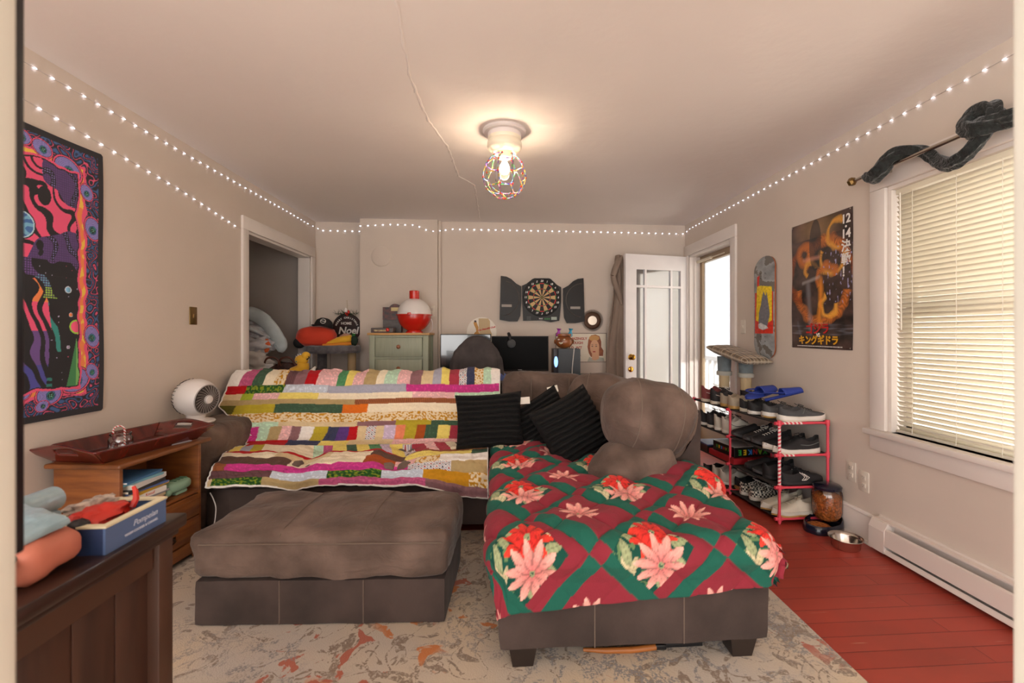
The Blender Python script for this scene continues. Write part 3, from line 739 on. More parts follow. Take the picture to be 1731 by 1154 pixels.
def cloth_rope(P4, n=22, k=7, fold=.22, tw=.35):
    pts = cat(P4, k); mm = M(); mm.tube([p[:3] for p in pts], [1e-9+p[3] for p in pts], n)
    # pleats twisted round the roll
    v = []
    for i, p in enumerate(pts):
        for j in range(n):
            q = Vector(mm.v[i*n+j]); c = Vector(p[:3]); f = 1+fold*math.sin(5*(2*PI*j/n)+i*tw)+.12*noise.noise(Vector((i*.25, j*.5, 1)))
            v.append((c+(q-c)*f)[:])
    mm.v = v+mm.v[len(v):]; return mm
sc = cloth_rope([(x, y, z, r) for (y, z), x, r in zip(SP, SX, SR)]).build('scarf', scarfm, smooth=70)
tag(sc, 'black-green crinkled scarf wound around the curtain rod', 'scarf')
# ---------------------------------------------------------------- poster on the right wall
pins = mat('tack_metal', '#b8b0a8', .3, metal=1)
def poster_col(u, v):
    """u to the right in the photo (towards the viewer), v upwards: painterly gold coils over a dark sky, water and a rock below"""
    x, y = u, v
    n = fbm((x*4, y*8, 3), 5)
    c = H3('#2b211f')*(1+.9*n)+H3('#5a4038')*max(0, .25+.5*n)
    if y > .86: c = c+H3('#9c7a50')*max(0, 1-math.hypot((x-.45)*2.2, (y-.93)*6))*.8
    def band(x0, y0, r, w, a0, a1, col, g=1.05):
        nonlocal c
        dx, dy = (x-x0)*.66, (y-y0)*1.5*.66
        rr = math.hypot(dx, dy); th = math.atan2(dy, dx) % (2*PI)
        if a0 <= th <= a1 or a0 <= th+2*PI <= a1:
            d = abs(rr-r-.03*noise.noise(Vector((x*9, y*14, r))))/w
            if d < 1:
                sc = .45+.75*abs(math.sin(th*30+6*noise.noise(Vector((x*12, y*18, 1))))); k = (1-d)**.6
                c = c*(1-k)+col*sc*k*g
    G1, G2, G3 = H3('#c8702a'), H3('#e3a13c'), H3('#8c4218')
    band(.52, .48, .27, .045, 3.2, 6.1, G1); band(.52, .48, .33, .03, 0, 1.1, G3); band(.60, .62, .20, .05, 0, 3.0, G1)
    band(.70, .68, .12, .03, 2.6, 6.5, G2); band(.30, .58, .22, .035, 1.2, 4.4, G3); band(.62, .52, .10, .035, .2, 3.6, G1); band(.65, .33, .08, .025, 2.0, 6.4, G2, 1.3)
    band(.25, .74, .07, .04, 0, 6.3, G1); band(.78, .84, .10, .02, 1, 5, G2); band(.36, .62, .06, .03, 0, 4, G2)
    # dark standing rock shape and grey spray, plain shapes only
    d = math.hypot((x-.43)*3.2, (y-.80)*1.6)
    if d < .32: c = c*.25+H3('#1b1c20')*(1+n)
    for (sx, sy, ex, ey, w, col) in ((.22, .70, .50, .70, .022, H3('#f0a890')), (.50, .55, .20, .52, .02, H3('#cfcac8')), (.52, .52, .50, .22, .05, H3('#f0962a')), (.30, .50, .36, .14, .05, H3('#9a9aa2')), (.12, .2, .2, .05, .03, H3('#6a6a78'))):
        t = max(0, min(1, ((x-sx)*(ex-sx)+(y-sy)*(ey-sy))/((ex-sx)**2+(ey-sy)**2)))
        dd = math.hypot((x-sx-t*(ex-sx)), (y-sy-t*(ey-sy)))/w+.35*n
        if dd < 1: k = (1-dd)**.8*(.85 if w == .05 and sy > .51 else .45); c = c*(1-k)+col*k
    if .10 < y < .2: c = c+H3('#8a93a4')*max(0, noise.noise(Vector((x*5, y*70, 7))))*.7
    for k in range(1):
        s = noise.noise(Vector((x*40, y*30, 9)))
        if s > .45 and .3 < y < .75 and x > .55: c = H3('#a9a6d0')
    return tuple(np.clip(c, .004, 1))
PY0, PY1, PZ0, PZ1 = 2.57, 3.131, 1.085, 1.94
po = thing('wall_poster', 'portrait film poster with golden coils and vertical white lettering on the right wall', 'poster', (XR, (PY0+PY1)/2, PZ0))
mm = M(); hh = (PY1-PY0)/2
mm.grid(lambda u, v: (-.003-.004*math.sin(v*5+u*2)**2-.004*u*(1-u), hh-2*hh*u, v*(PZ1-PZ0)), 150, 230, cf=poster_col)
so = mm.build('sheet', vmat('glossy_print', .32, 0, coat=.3, sheen=0), po, smooth=180); so2 = so.modifiers.new('t', 'SOLIDIFY'); so2.thickness = .0008
TW = Matrix(((0,0,-1,0),(-1,0,0,0),(0,1,0,0),(0,0,0,1)))   # text facing -X, reading right = -Y
wht = mat('white_print', '#efeae4', .5); redp = mat('red_print', '#c0201c', .5); goldp = mat('gold_print', '#e0a51e', .5)
for i, (t, s_) in enumerate((('12', .075), ('・', .05), ('14', .075), ('決', .075), ('戦', .075), ('！', .075))):
    zz = [.79, .742, .70, .625, .545, .47][i]
    M().text(t, s_, TR(-.012, -hh+.045, zz) @ TW, bold=.002).build('lettering', wht, po, smooth=0)
M().text('ゴジラ', .075, TR(-.012, .015, .125) @ TW, bold=.0025).build('lettering', redp, po, smooth=0)
M().text('VS', .032, TR(-.012, .005, .088) @ TW, bold=.0012).build('lettering', wht, po, smooth=0)
M().text('キングギドラ', .062, TR(-.012, .01, .052) @ TW, bold=.0025).build('lettering', goldp, po, smooth=0)
mm = M(); r5 = random.Random(5); y = .21
while y > -.2:
    w = r5.uniform(.006, .014); mm.box((-.0125, y-w, .012), (-.012, y, .018)); y -= w+.004
mm.build('credits', wht, po, smooth=0)
for y, z in ((hh-.012, .01), (hh-.012, .845), (-hh+.012, .01), (-hh+.012, .845)): M().ell((-.012, y, z), (.003, .005, .005), 10, 6).build('thumb_tack', pins, po)
# ---------------------------------------------------------------- skateboard
deckm = mat('worn_grey_deck', '#9a9c9c', .35, col2='#6c6a66', vscale=9, detail=8); edgem = mat('orange_ply_edge', '#a5592f', .6)
yel = mat('yellow_print', '#e8c62c', .45); redm = mat('red_enamel', '#cf3526', .45); greyp = mat('grey_print', '#7d7c80', .5); darkp = mat('dark_print', '#2d2b2e', .5)
sk = thing('skateboard_deck', 'grey skateboard deck hung upright with a yellow and red graphic', 'skateboard deck', (XR-.055, 3.40, 1.385), rot=(0, 0, R_(14)))
L2, W2 = .40, .10
def deckout(t, z):  # half width
    a = abs(z)/L2
    return W2 if a < .72 else W2*math.sqrt(max(0, 1-((a-.72)/.28)**2.2))
def deckf(x0, sgn):
    def fn(u, v):
        z = L2*(2*v-1); hw = max(.001, deckout(0, z)); y = hw*(2*u-1)
        a = max(0, abs(z)/L2-.66)
        return (x0-(-.35*a*a*L2*2)+.012*(y/W2)**2*-1*-1, y, z)
    return fn
GP = [(H3('#cf3526'), [(-.088, .12), (-.088, -.20), (.088, -.20), (.088, .12)]), (H3('#e8c62c'), [(.078, .155), (-.062, .175), (-.075, -.10), (.03, -.13), (.078, -.1)]),
      (H3('#6f6e74'), [(.045, .06), (.035, .12), (.025, .085), (.005, .125), (-.01, .07), (-.02, .02), (-.04, -.04), (-.045, -.12), (-.02, -.155), (.04, -.145), (.062, -.06), (.055, 0)]),
      (H3('#c9c6c4'), [(-.05, -.13), (-.02, -.12), (.03, -.14), (.05, -.16), (0, -.175), (-.045, -.16)]), (H3('#cf3526'), [(-.035, .25), (-.062, .24), (-.06, .165), (-.04, .17)])]
def inpoly(y, z, P):
    c = False
    for i in range(len(P)):
        (a, b), (d, e_) = P[i-1], P[i]
        if (b > z) != (e_ > z) and y < (d-a)*(z-b)/(e_-b)+a: c = not c
    return c
def deckcol(u, v):
    z = L2*(2*v-1); y = max(.001, deckout(0, z))*(2*u-1)
    n = fbm((y*9, z*9, 2), 6); c = H3('#a9abab')*(.75+.5*n)
    if n+abs(z)*.9 > .42: c = H3('#6a655f')
    for k, P in GP:
        if inpoly(-y, z, P): c = k*(.9+.3*noise.noise(Vector((y*60, z*60, 1))))
    return tuple(np.clip(c, .01, 1))
mm = M(); mm.grid(deckf(-.006, 1), 60, 200, cf=deckcol); mm.grid(deckf(.006, 1), 20, 60, mi=1, cf=lambda u, v: (.2, .2, .2))
ring = []
f0, f1 = deckf(-.006, 1), deckf(.006, 1)
for fa in (0, 1):
    n0 = len(mm.v)
    for j in range(61): mm.v += [f0(fa, j/60), f1(fa, j/60)]
    for j in range(60): mm.f.append((n0+2*j, n0+2*j+1, n0+2*j+3, n0+2*j+2)); mm.mi.append(1)
mm.c += [(1, 1, 1)]*(len(mm.v)-len(mm.c)); mm.build('deck', [vmat('deck_print', .32, 0, sheen=0, coat=.2), edgem], sk)
for z in (.225, .262, -.225, -.262):
    for y in (-.022, .022): M().cyl((-.0085, y, z), (-.0045, y, z), .003, n=8).build('bolt_hole', darkp, sk)
# ---------------------------------------------------------------- outlets and switches
plate = mat('cream_plastic_plate', '#ddd2c4', .4); slot = mat('dark_slot', '#4a433e', .6)
def outlet(label, loc, rz, kind='outlet', m=plate):
    t = thing('wall_outlet' if kind == 'outlet' else 'light_switch', label, 'outlet' if kind == 'outlet' else 'light switch', loc, rz)
    M().box((-.036, -.006, -.058), (.036, .0, .058), r=.003).build('plate', m, t)
    if kind == 'outlet':
        for z in (.022, -.022):
            r = M().box((-.017, -.009, z-.014), (.017, -.004, z+.014), r=.003).build('receptacle', m, t)
            for dx in (-.006, .006): M().box((dx-.001, -.0096, z-.001), (dx+.001, -.0085, z+.007)).build('slot', slot, r, smooth=0)
            M().cyl((0, -.0096, z-.007), (0, -.0085, z-.007), .0022, n=8).build('ground_hole', slot, r)
    else:
        M().box((-.008, -.012, -.014), (.008, -.004, .012), r=.002).build('toggle', m, t)
    return t
outlet('cream wall outlet beside the red shoe rack, farther of the two', (XR, 2.585, .365), -PI/2)
outlet('cream wall outlet just above the baseboard heater end, nearer of the two', (XR, 2.49, .335), -PI/2)
outlet('cream light switch beside the front door casing', (XR, 3.79, 1.24), -PI/2, 'switch')
outlet('brass light switch plate on the bare left wall', (XL, 3.12, 1.30), PI/2, 'switch', brass)
outlet('white outlet on the chimney wall behind the red and white bobber', (-.715, 4.94, 1.42), 0)
# round cover plate on chimney
tag(M().lathe([(0, .014), (.085, .014), (.104, .008), (.108, 0), (0, 0)], n=48, T=TR(-1.245, 4.94, 2.0) @ Matrix.Rotation(PI/2, 4, 'X')).build('flue_cover', wallm), 'round painted cover plate high on the chimney wall', 'cover plate')
# ---------------------------------------------------------------- baseboard heater
hm = mat('heater_enamel', '#e3d6cd', .4); hd = mat('heater_fins', '#4a4440', .5)
ht = thing('baseboard_heater', 'long low white baseboard heater under the right window', 'heater', (XR, 2.38, 0))
LN = 1.7
mm = M(); mm.box((-.008, -LN, .02), (-.0005, 0, .19)); mm.box((-.04, -LN, .172), (-.008, -.0, .18)); mm.build('back_plate', hm, ht, smooth=0)
mm = M(); mm.add([(-.062, -LN, .145), (-.062, -.09, .145), (-.068, -.09, .062), (-.068, -LN, .062)], [(0,1,2,3)]); mm.add([(-.062, -LN, .145), (-.062, -.09, .145), (-.052, -.09, .149), (-.052, -LN, .149)], [(0,1,2,3)])
fp = mm.build('front_panel', hm, ht, smooth=0); sd = fp.modifiers.new('t', 'SOLIDIFY'); sd.thickness = .002
mm = M(); mm.box((-.07, -LN, .022), (-.008, -.09, .028)); mm.add([(-.07, -LN, .028), (-.07, -.09, .028), (-.060, -.09, .045), (-.060, -LN, .045)], [(0,1,2,3)]); mm.build('base_tray', hm, ht, smooth=0)
mm = M()
for i in range(200): y = -.1-i*.008; mm.box((-.05, y-.0008, .05), (-.014, y, .125))
mm.tube([(-.03, -LN, .09), (-.03, -.09, .09)], .012, 8); o = mm.build('heating_fins', hd, ht, smooth=0); o['kind'] = 'stuff'
mm = M(); mm.prism([(-.07, .02), (-.008, .02), (-.008, .175), (-.05, .175), (-.07, .135)], -.10, -.0, axis='y'); mm.build('end_cap', hm, ht, smooth=0)
# ---------------------------------------------------------------- front door leaf
doorm = mat('white_door_paint', '#e9e4e4', .35, var=.02)
hx, hy = 2.12, 4.90; ang = math.atan2(4.79-4.965, 1.35-2.12)
dr = struct(thing('door_1', 'x', 'door', (2.13, 4.962, .01), ang))
for k in ('label', 'category'): del dr[k]
DW = .81
mm = M(); T_ = .022
mm.box((0, -T_, 0), (.13, T_, 2.02)); mm.box((DW-.13, -T_, 0), (DW, T_, 2.02)); mm.box((.13, -T_, 1.86), (DW-.13, T_, 2.02)); mm.box((.13, -T_, 0), (DW-.13, T_, .30))
for x in (.235, DW-.255): mm.box((x, -T_+.004, .30), (x+.022, T_-.004, 1.86))
mm.box((.13, -T_+.002, 1.665), (DW-.13, T_-.002, 1.69))
mm.build('door_panel', doorm, dr, smooth=0)
M().box((.13, -.002, .30), (DW-.13, .002, 1.86)).build('door_glass', glassmat('door_glass', (.90, .93, .97), .05, refl=.3), dr, smooth=0)
gold = mat('polished_brass', '#c79a45', .2, metal=1)
mm = M(); mm.lathe([(0, 0), (.03, 0), (.032, .006), (.012, .012), (.012, .03), (.027, .04), (.03, .052), (.02, .064), (0, .066)], n=24, T=TR(DW-.06, T_, .92) @ Matrix.Rotation(-PI/2, 4, 'X')); mm.build('door_knob', gold, dr)
mm = M(); mm.lathe([(0, 0), (.03, 0), (.03, .008), (.022, .014), (0, .016)], n=24, T=TR(DW-.06, T_, .79) @ Matrix.Rotation(-PI/2, 4, 'X')); mm.build('deadbolt', gold, dr)
for z in (.2, 1.0, 1.8): M().cyl((0, T_+.004, z-.045), (0, T_+.004, z+.045), .007, n=10).build('hinge', gold, dr)
# storm door
bronze = mat('bronze_storm_frame', '#9a8468', .45); 
sd_ = struct(thing('door_2', 'x', 'door', (XR+.115, 0, 0)))
for k in ('label', 'category'): del sd_[k]
mm = M(); mm.box((0, DY0+.02, .02), (.03, DY0+.075, DH-.02)); mm.box((0, DY1-.075, .02), (.03, DY1-.02, DH-.02)); mm.box((0, DY0+.075, DH-.09), (.03, DY1-.075, DH-.02)); mm.box((0, DY0+.075, .02), (.03, DY1-.075, .20))
mm.build('storm_frame', bronze, sd_, smooth=0)
M().box((.012, DY0+.075, .20), (.016, DY1-.075, DH-.09)).build('storm_glass', glassmat('storm_glass', (.97, .98, 1)), sd_, smooth=0)
mm = M(); mm.cyl((-.03, DY1-.35, DH-.075), (-.03, DY1-.03, DH-.075), .016, n=14); mm.cyl((-.03, DY1-.62, DH-.075), (-.03, DY1-.35, DH-.075), .006, n=8); mm.build('closer', mat('closer_enamel', '#d8cbb4', .4), sd_)
# coat behind the door
coatm = mat('taupe_coat_cloth', '#8d7b6e', .9, var=.1, vscale=5, bump=.4, bscale=90)
def coatf(u, v):
    z = .55+1.48*v; w = .035+.10*(1-v)**.6; y = 4.88+.02*math.sin(u*14)
    return (1.30-.06*(1-abs(v-.55))*0+(u-.5)*2*w-.02*math.sin(v*6), y-.02*math.sin(u*9+v*4), z)
mm = M(); mm.grid(coatf, 24, 40); mm.tube([(1.315, 4.84, 2.0), (1.29, 4.83, 1.96), (1.245, 4.82, 1.86), (1.225, 4.82, 1.80)], [.02, .035, .035, .03], 14); mm.tube([(1.225, 4.82, 1.80), (1.24, 4.83, 1.74), (1.30, 4.85, 1.60), (1.33, 4.86, 1.5)], [.028, .03, .03, .02], 12)
o = mm.build('hanging_coat', coatm, smooth=60); s_ = o.modifiers.new('t', 'SOLIDIFY'); s_.thickness = .012
tag(o, 'taupe coat hanging behind the opened white front door', 'coat')
# ---------------------------------------------------------------- LED strips
ledm = mat('led_white', (0.82, .84, 1.0), emit=5); tapem = mat('clear_led_tape', '#d9cfca', .4)
def led(name, label, path, pitch, maxn=100):
    t = thing(name, label, 'light strip', path[0])
    o0 = Vector(path[0]); pts = [Vector(p)-o0 for p in path]
    mm = M(); mm.tube(pts, .0028, 6, flat=.5); mm.build('tape', tapem, t)
    pos = []; acc = pitch/2
    for a, b in zip(pts, pts[1:]):
        L = (b-a).length; d = (b-a)/L
        while acc < L: pos.append((a+d*acc, d)); acc += pitch
        acc -= L
    camp = Vector((0, 0, 1.19))-o0
    pos.sort(key=lambda q: (q[0]-camp).length)
    base = None
    for i, (p, d) in enumerate(pos[:maxn]):
        q = d.to_track_quat('X', 'Z')
        if base is None:
            base = M().ell((0,0,0), (.0105, .0025, .0025), 10, 6).build('diode', ledm, t); o = base
        else:
            o = base.copy(); COL.objects.link(o); o.parent = t
        o.location = p; o.rotation_euler = q.to_euler()
    if len(pos) > maxn:
        mm = M()
        for p, d in pos[maxn:]: mm.ell((0,0,0), (.0105, .0025, .0025), 8, 5, T=TR(*p) @ d.to_track_quat('X', 'Z').to_matrix().to_4x4())
        o = mm.build('diode', ledm, t); o['kind'] = 'stuff'
    return t
e = .006
led('led_strip', 'long lit white LED strip running along the tops of all three walls', [(XL+e, 1.2, 2.33), (XL+e, 3.2, 2.33), (XL+e, 4.6, 2.335), (XL+e, 4.9, 2.33), (-1.93, 5.12-e, 2.305), (-1.475, 5.12-e, 2.302), (-1.465, 4.94-e, 2.32), (-1.15, 4.94-e, 2.34), (-.87, 4.94-e, 2.338), (-.82, 4.94-e, 2.30), (-.72, 4.94-e, 2.275), (-.64, 4.96, 2.285), (-.60, YB-e, 2.305), (-.5, YB-e, 2.318), (.8, YB-e, 2.312), (2.09, YB-e, 2.302), (XR-e, 4.9, 2.33), (XR-e, 3, 2.325), (XR-e, 1.2, 2.325)], .078)
led('led_strip', 'shorter lit white LED strip sloping down to the closet casing on the left wall', [(XL+e, 1.3, 2.215), (XL+e, 2.07, 2.17), (XL+e, 3.0, 2.085), (XL+e, 3.66, 1.99)], .078)
# ---------------------------------------------------------------- ceiling light
por = mat('cream_porcelain', '#ece2cc', .3); lt = thing('ceiling_light', 'bare bulb ceiling light inside a beaded wire globe', 'ceiling light', (.035, 2.735, 2.4))
M().lathe([(.129, 0), (.131, -.012), (.122, -.02), (.10, -.02), (.10, -.045)], n=48).build('ceiling_plate', mat('white_ceiling_plate', '#e2d9d6', .4), lt)
M().lathe([(.098, -.02), (.10, -.05), (.094, -.062), (.103, -.075), (.105, -.095), (.096, -.115), (.075, -.132), (.065, -.138), (.058, -.134), (.05, -.118)], n=48).build('fixture_body', por, lt)
M().lathe([(.064, -.12), (.045, -.118), (.04, -.13), (.04, -.165), (.034, -.17), (.02, -.17)], n=32).build('socket', por, lt)
bulbm = mat('lit_bulb', (1.0, .78, .50), emit=12)
M().lathe([(0, -.262), (.018, -.258), (.028, -.243), (.031, -.228), (.027, -.208), (.016, -.19), (.013, -.168)], n=24).build('bulb', bulbm, lt)
M().lathe([(.05, -.172), (.056, -.182), (.056, -.30)], n=24).build('inner_glass', glassmat('clear_globe', (.97, .97, .97)), lt)
pl = bpy.data.lights.new('bulb_light', 'POINT'); po_ = bpy.data.objects.new('bulb_light', pl); COL.objects.link(po_); po_.parent = lt; po_.location = (0, 0, -.235)
pl.energy = 27; pl.color = (1, .77, .55); pl.shadow_soft_size = .033
# beaded wire globe: strings of short coloured beads with red joints
beadc = [mat('bead_'+n, c, .4) for n, c in (('yellow', '#e8c84a'), ('blue', '#3f74c8'), ('green', '#3aa04c'), ('violet', '#8a4fb0'), ('pink', '#e07fb0'), ('sky', '#9ad0e8'))]
redb = mat('bead_red', '#e0301a', .35)
mm = M(); GR = .128; gc = Vector((0, 0, -.27)); r7 = random.Random(3)
nodes = []
for j, (ph, n_, o_) in enumerate(((58, 7, 0), (28, 9, .3), (-4, 10, 0), (-34, 9, .4), (-62, 6, .1), (-86, 3, .5))):
    nodes.append([gc+Vector((GR*math.cos(R_(ph))*math.cos(2*PI*(k+o_)/n_), GR*math.cos(R_(ph))*math.sin(2*PI*(k+o_)/n_), GR*1.06*math.sin(R_(ph)))) for k in range(n_)])
def string(a, b):
    k = 4
    for i in range(k):
        p = a.lerp(b, (i+.06)/k); q = a.lerp(b, (i+.94)/k)
        out = [gc+(w-gc).normalized()*((a-gc).length*(1-t)+(b-gc).length*t) for w, t in ((p, i/k), (q, (i+1)/k))]
        mm.cyl(out[0], out[1], .003, n=6, mi=r7.randrange(6))
for L_ in nodes:
    for k, p in enumerate(L_):
        mm.ell(p, (.0062,)*3, 8, 6, mi=6)
        if L_ is not nodes[-1] and len(L_) > 3 and r7.random() < .8: string(p, L_[(k+1) % len(L_)])
for A, B in zip(nodes, nodes[1:]):
    for p in B: string(p, min(A, key=lambda q: (q-p).length))
    for p in A: string(p, min(B, key=lambda q: (q-p).length))
mm.build('beaded_globe', beadc+[redb], lt)
# ---------------------------------------------------------------- outside
snow = mat('outdoor_ground', '#d9d5cf', .9, var=.05, vscale=2)
struct(M().box((2.3, -12, -1.2), (30, 25, -.9)).build('ground', snow, smooth=0))
side = mat('white_siding', '#f2ebdc', .7)
nb = thing('neighbour_house', 'pale neighbouring house wall seen through blind and front door glass', 'house', (6.2, 3.4, -.9))
mm = M()
for i in range(24): z = i*.17; mm.add([(-.012, -4.4, z), (-.012, 3.0, z), (0, 3.0, z+.17), (0, -4.4, z+.17)], [(0,1,2,3)])
mm.box((.001, -4.4, 0), (4, 3.0, 4.1)); mm.build('siding', side, nb, smooth=0)
mm = M(); mm.prism([(-.5, 4.1), (4.5, 4.1), (2, 5.6)], -4.7, 3.3, axis='y'); mm.build('roof', mat('grey_shingles', '#8c8986', .9), nb, smooth=0)
por_ = thing('porch_railing', 'white porch railing beyond the storm door', 'railing', (3.4, 4.4, -.2))
wm = mat('porch_white', '#e8e6e2', .6)
M().box((-.04, -.6, .95), (.04, 4.5, 1.01)).box((-.03, -.6, .12), (.03, 4.5, .17)).build('rails', wm, por_, smooth=0)
for k in range(26): M().box((-.02, -.5+k*.19, .17), (.02, -.46+k*.19, .95)).build('baluster', wm, por_, smooth=0)
struct(M().box((2.24, 3.3, -.35), (3.5, 9, -.2)).build('porch_deck', mat('porch_boards', '#b8b2a8', .8), smooth=0))
struct(M().box((2.24, 2.25, 2.6), (4.2, 9, 2.72)).build('sun_blocker', mat('sun_blocker_paint', '#dcd8d0', .8), smooth=0))  # unseen slab added to cut the sun patch on the door leaf off level
# ---------------------------------------------------------------- shoe rack
redt = mat('coral_red_steel', '#e0485a', .35, coat=.3); meshb = mat('black_shelf_cloth', '#2e2826', .85, bump=.4, bscale=300)
stripe_w = mat('white_twist_tape', '#f4dcd8', .5)
FX = lambda y: 1.745-(y-2.73)*.085       # left rail leans slightly
RY = (2.73, 3.25, 3.77); TZ = (.03, .225, .425, .625)
rk = thing('shoe_rack', 'four-tier coral red metal shoe rack along the right wall, crowded with shoes', 'shoe rack', (1.745, 2.73, 0))
def rp(x, y, z): return (x-1.745, y-2.73, z)
RXW = .315
for y in RY:
    for dx in (0, RXW):
        x = FX(y)+dx
        M().cyl(rp(x, y, 0), rp(x, y, .635), .0085, n=12).build('post', redt, rk)
    for z in TZ:
        mm = M(); mm.cyl(rp(FX(y), y, z), rp(FX(y)+RXW, y, z), .008, n=12)
        for dx in (0, RXW):
            mm.cyl(rp(FX(y)+dx, y-.0, z-.018), rp(FX(y)+dx, y, z+.018), .0125, n=12); mm.cyl(rp(FX(y)+dx-(.03 if dx == 0 else 0), y, z), rp(FX(y)+dx+(.02 if dx == 0 else -.02), y, z), .011, n=12)
        mm.build('cross_bar', redt, rk)
for z in TZ:
    for dx in (0, RXW):
        M().cyl(rp(FX(RY[0])+dx, RY[0], z+.001), rp(FX(RY[2])+dx, RY[2], z+.001), .0075, n=10).build('side_rail', meshb, rk)
    mm = M(); x0, x1 = FX(RY[0]), FX(RY[2])
    def shf(u, v, z=z): y = RY[0]+.01+(RY[2]-RY[0]-.02)*v; return rp(FX(y)+RXW*u, y, z+.006-.008*math.sin(u*PI))
    mm.grid(shf, 8, 20); o = mm.build('shelf_cloth', meshb, rk); q = o.modifiers.new('t', 'SOLIDIFY'); q.thickness = .002
mm = M()   # barber-stripe tape on the nearest post
def helix(ax, p, L, r, turns, k=24):
    v = []; f = []
    N = int(turns*16)
    for i in range(N+1):
        t = i/N; a = 2*PI*turns*t
        for w in (-.0065, .0065):
            h = L*t+w; c = (r*math.cos(a), r*math.sin(a))
            v.append((p[0]+c[0], p[1]+c[1], p[2]+h) if ax == 'z' else (p[0]+h, p[1]+c[0], p[2]+c[1]))
    for i in range(N): f.append((2*i, 2*i+1, 2*i+3, 2*i+2))
    return v, f
v, f = helix('z', rp(FX(RY[0]), RY[0], .23), .385, .0092, 16); mm.add(v, f)
v, f = helix('x', rp(FX(RY[0])+.02, RY[0], .625), .13, .0088, 5); mm.add(v, f)
v, f = helix('x', rp(FX(RY[0])+.02, RY[0], .425), .08, .0088, 3); mm.add(v, f)
mm.build('stripe_tape', stripe_w, rk)
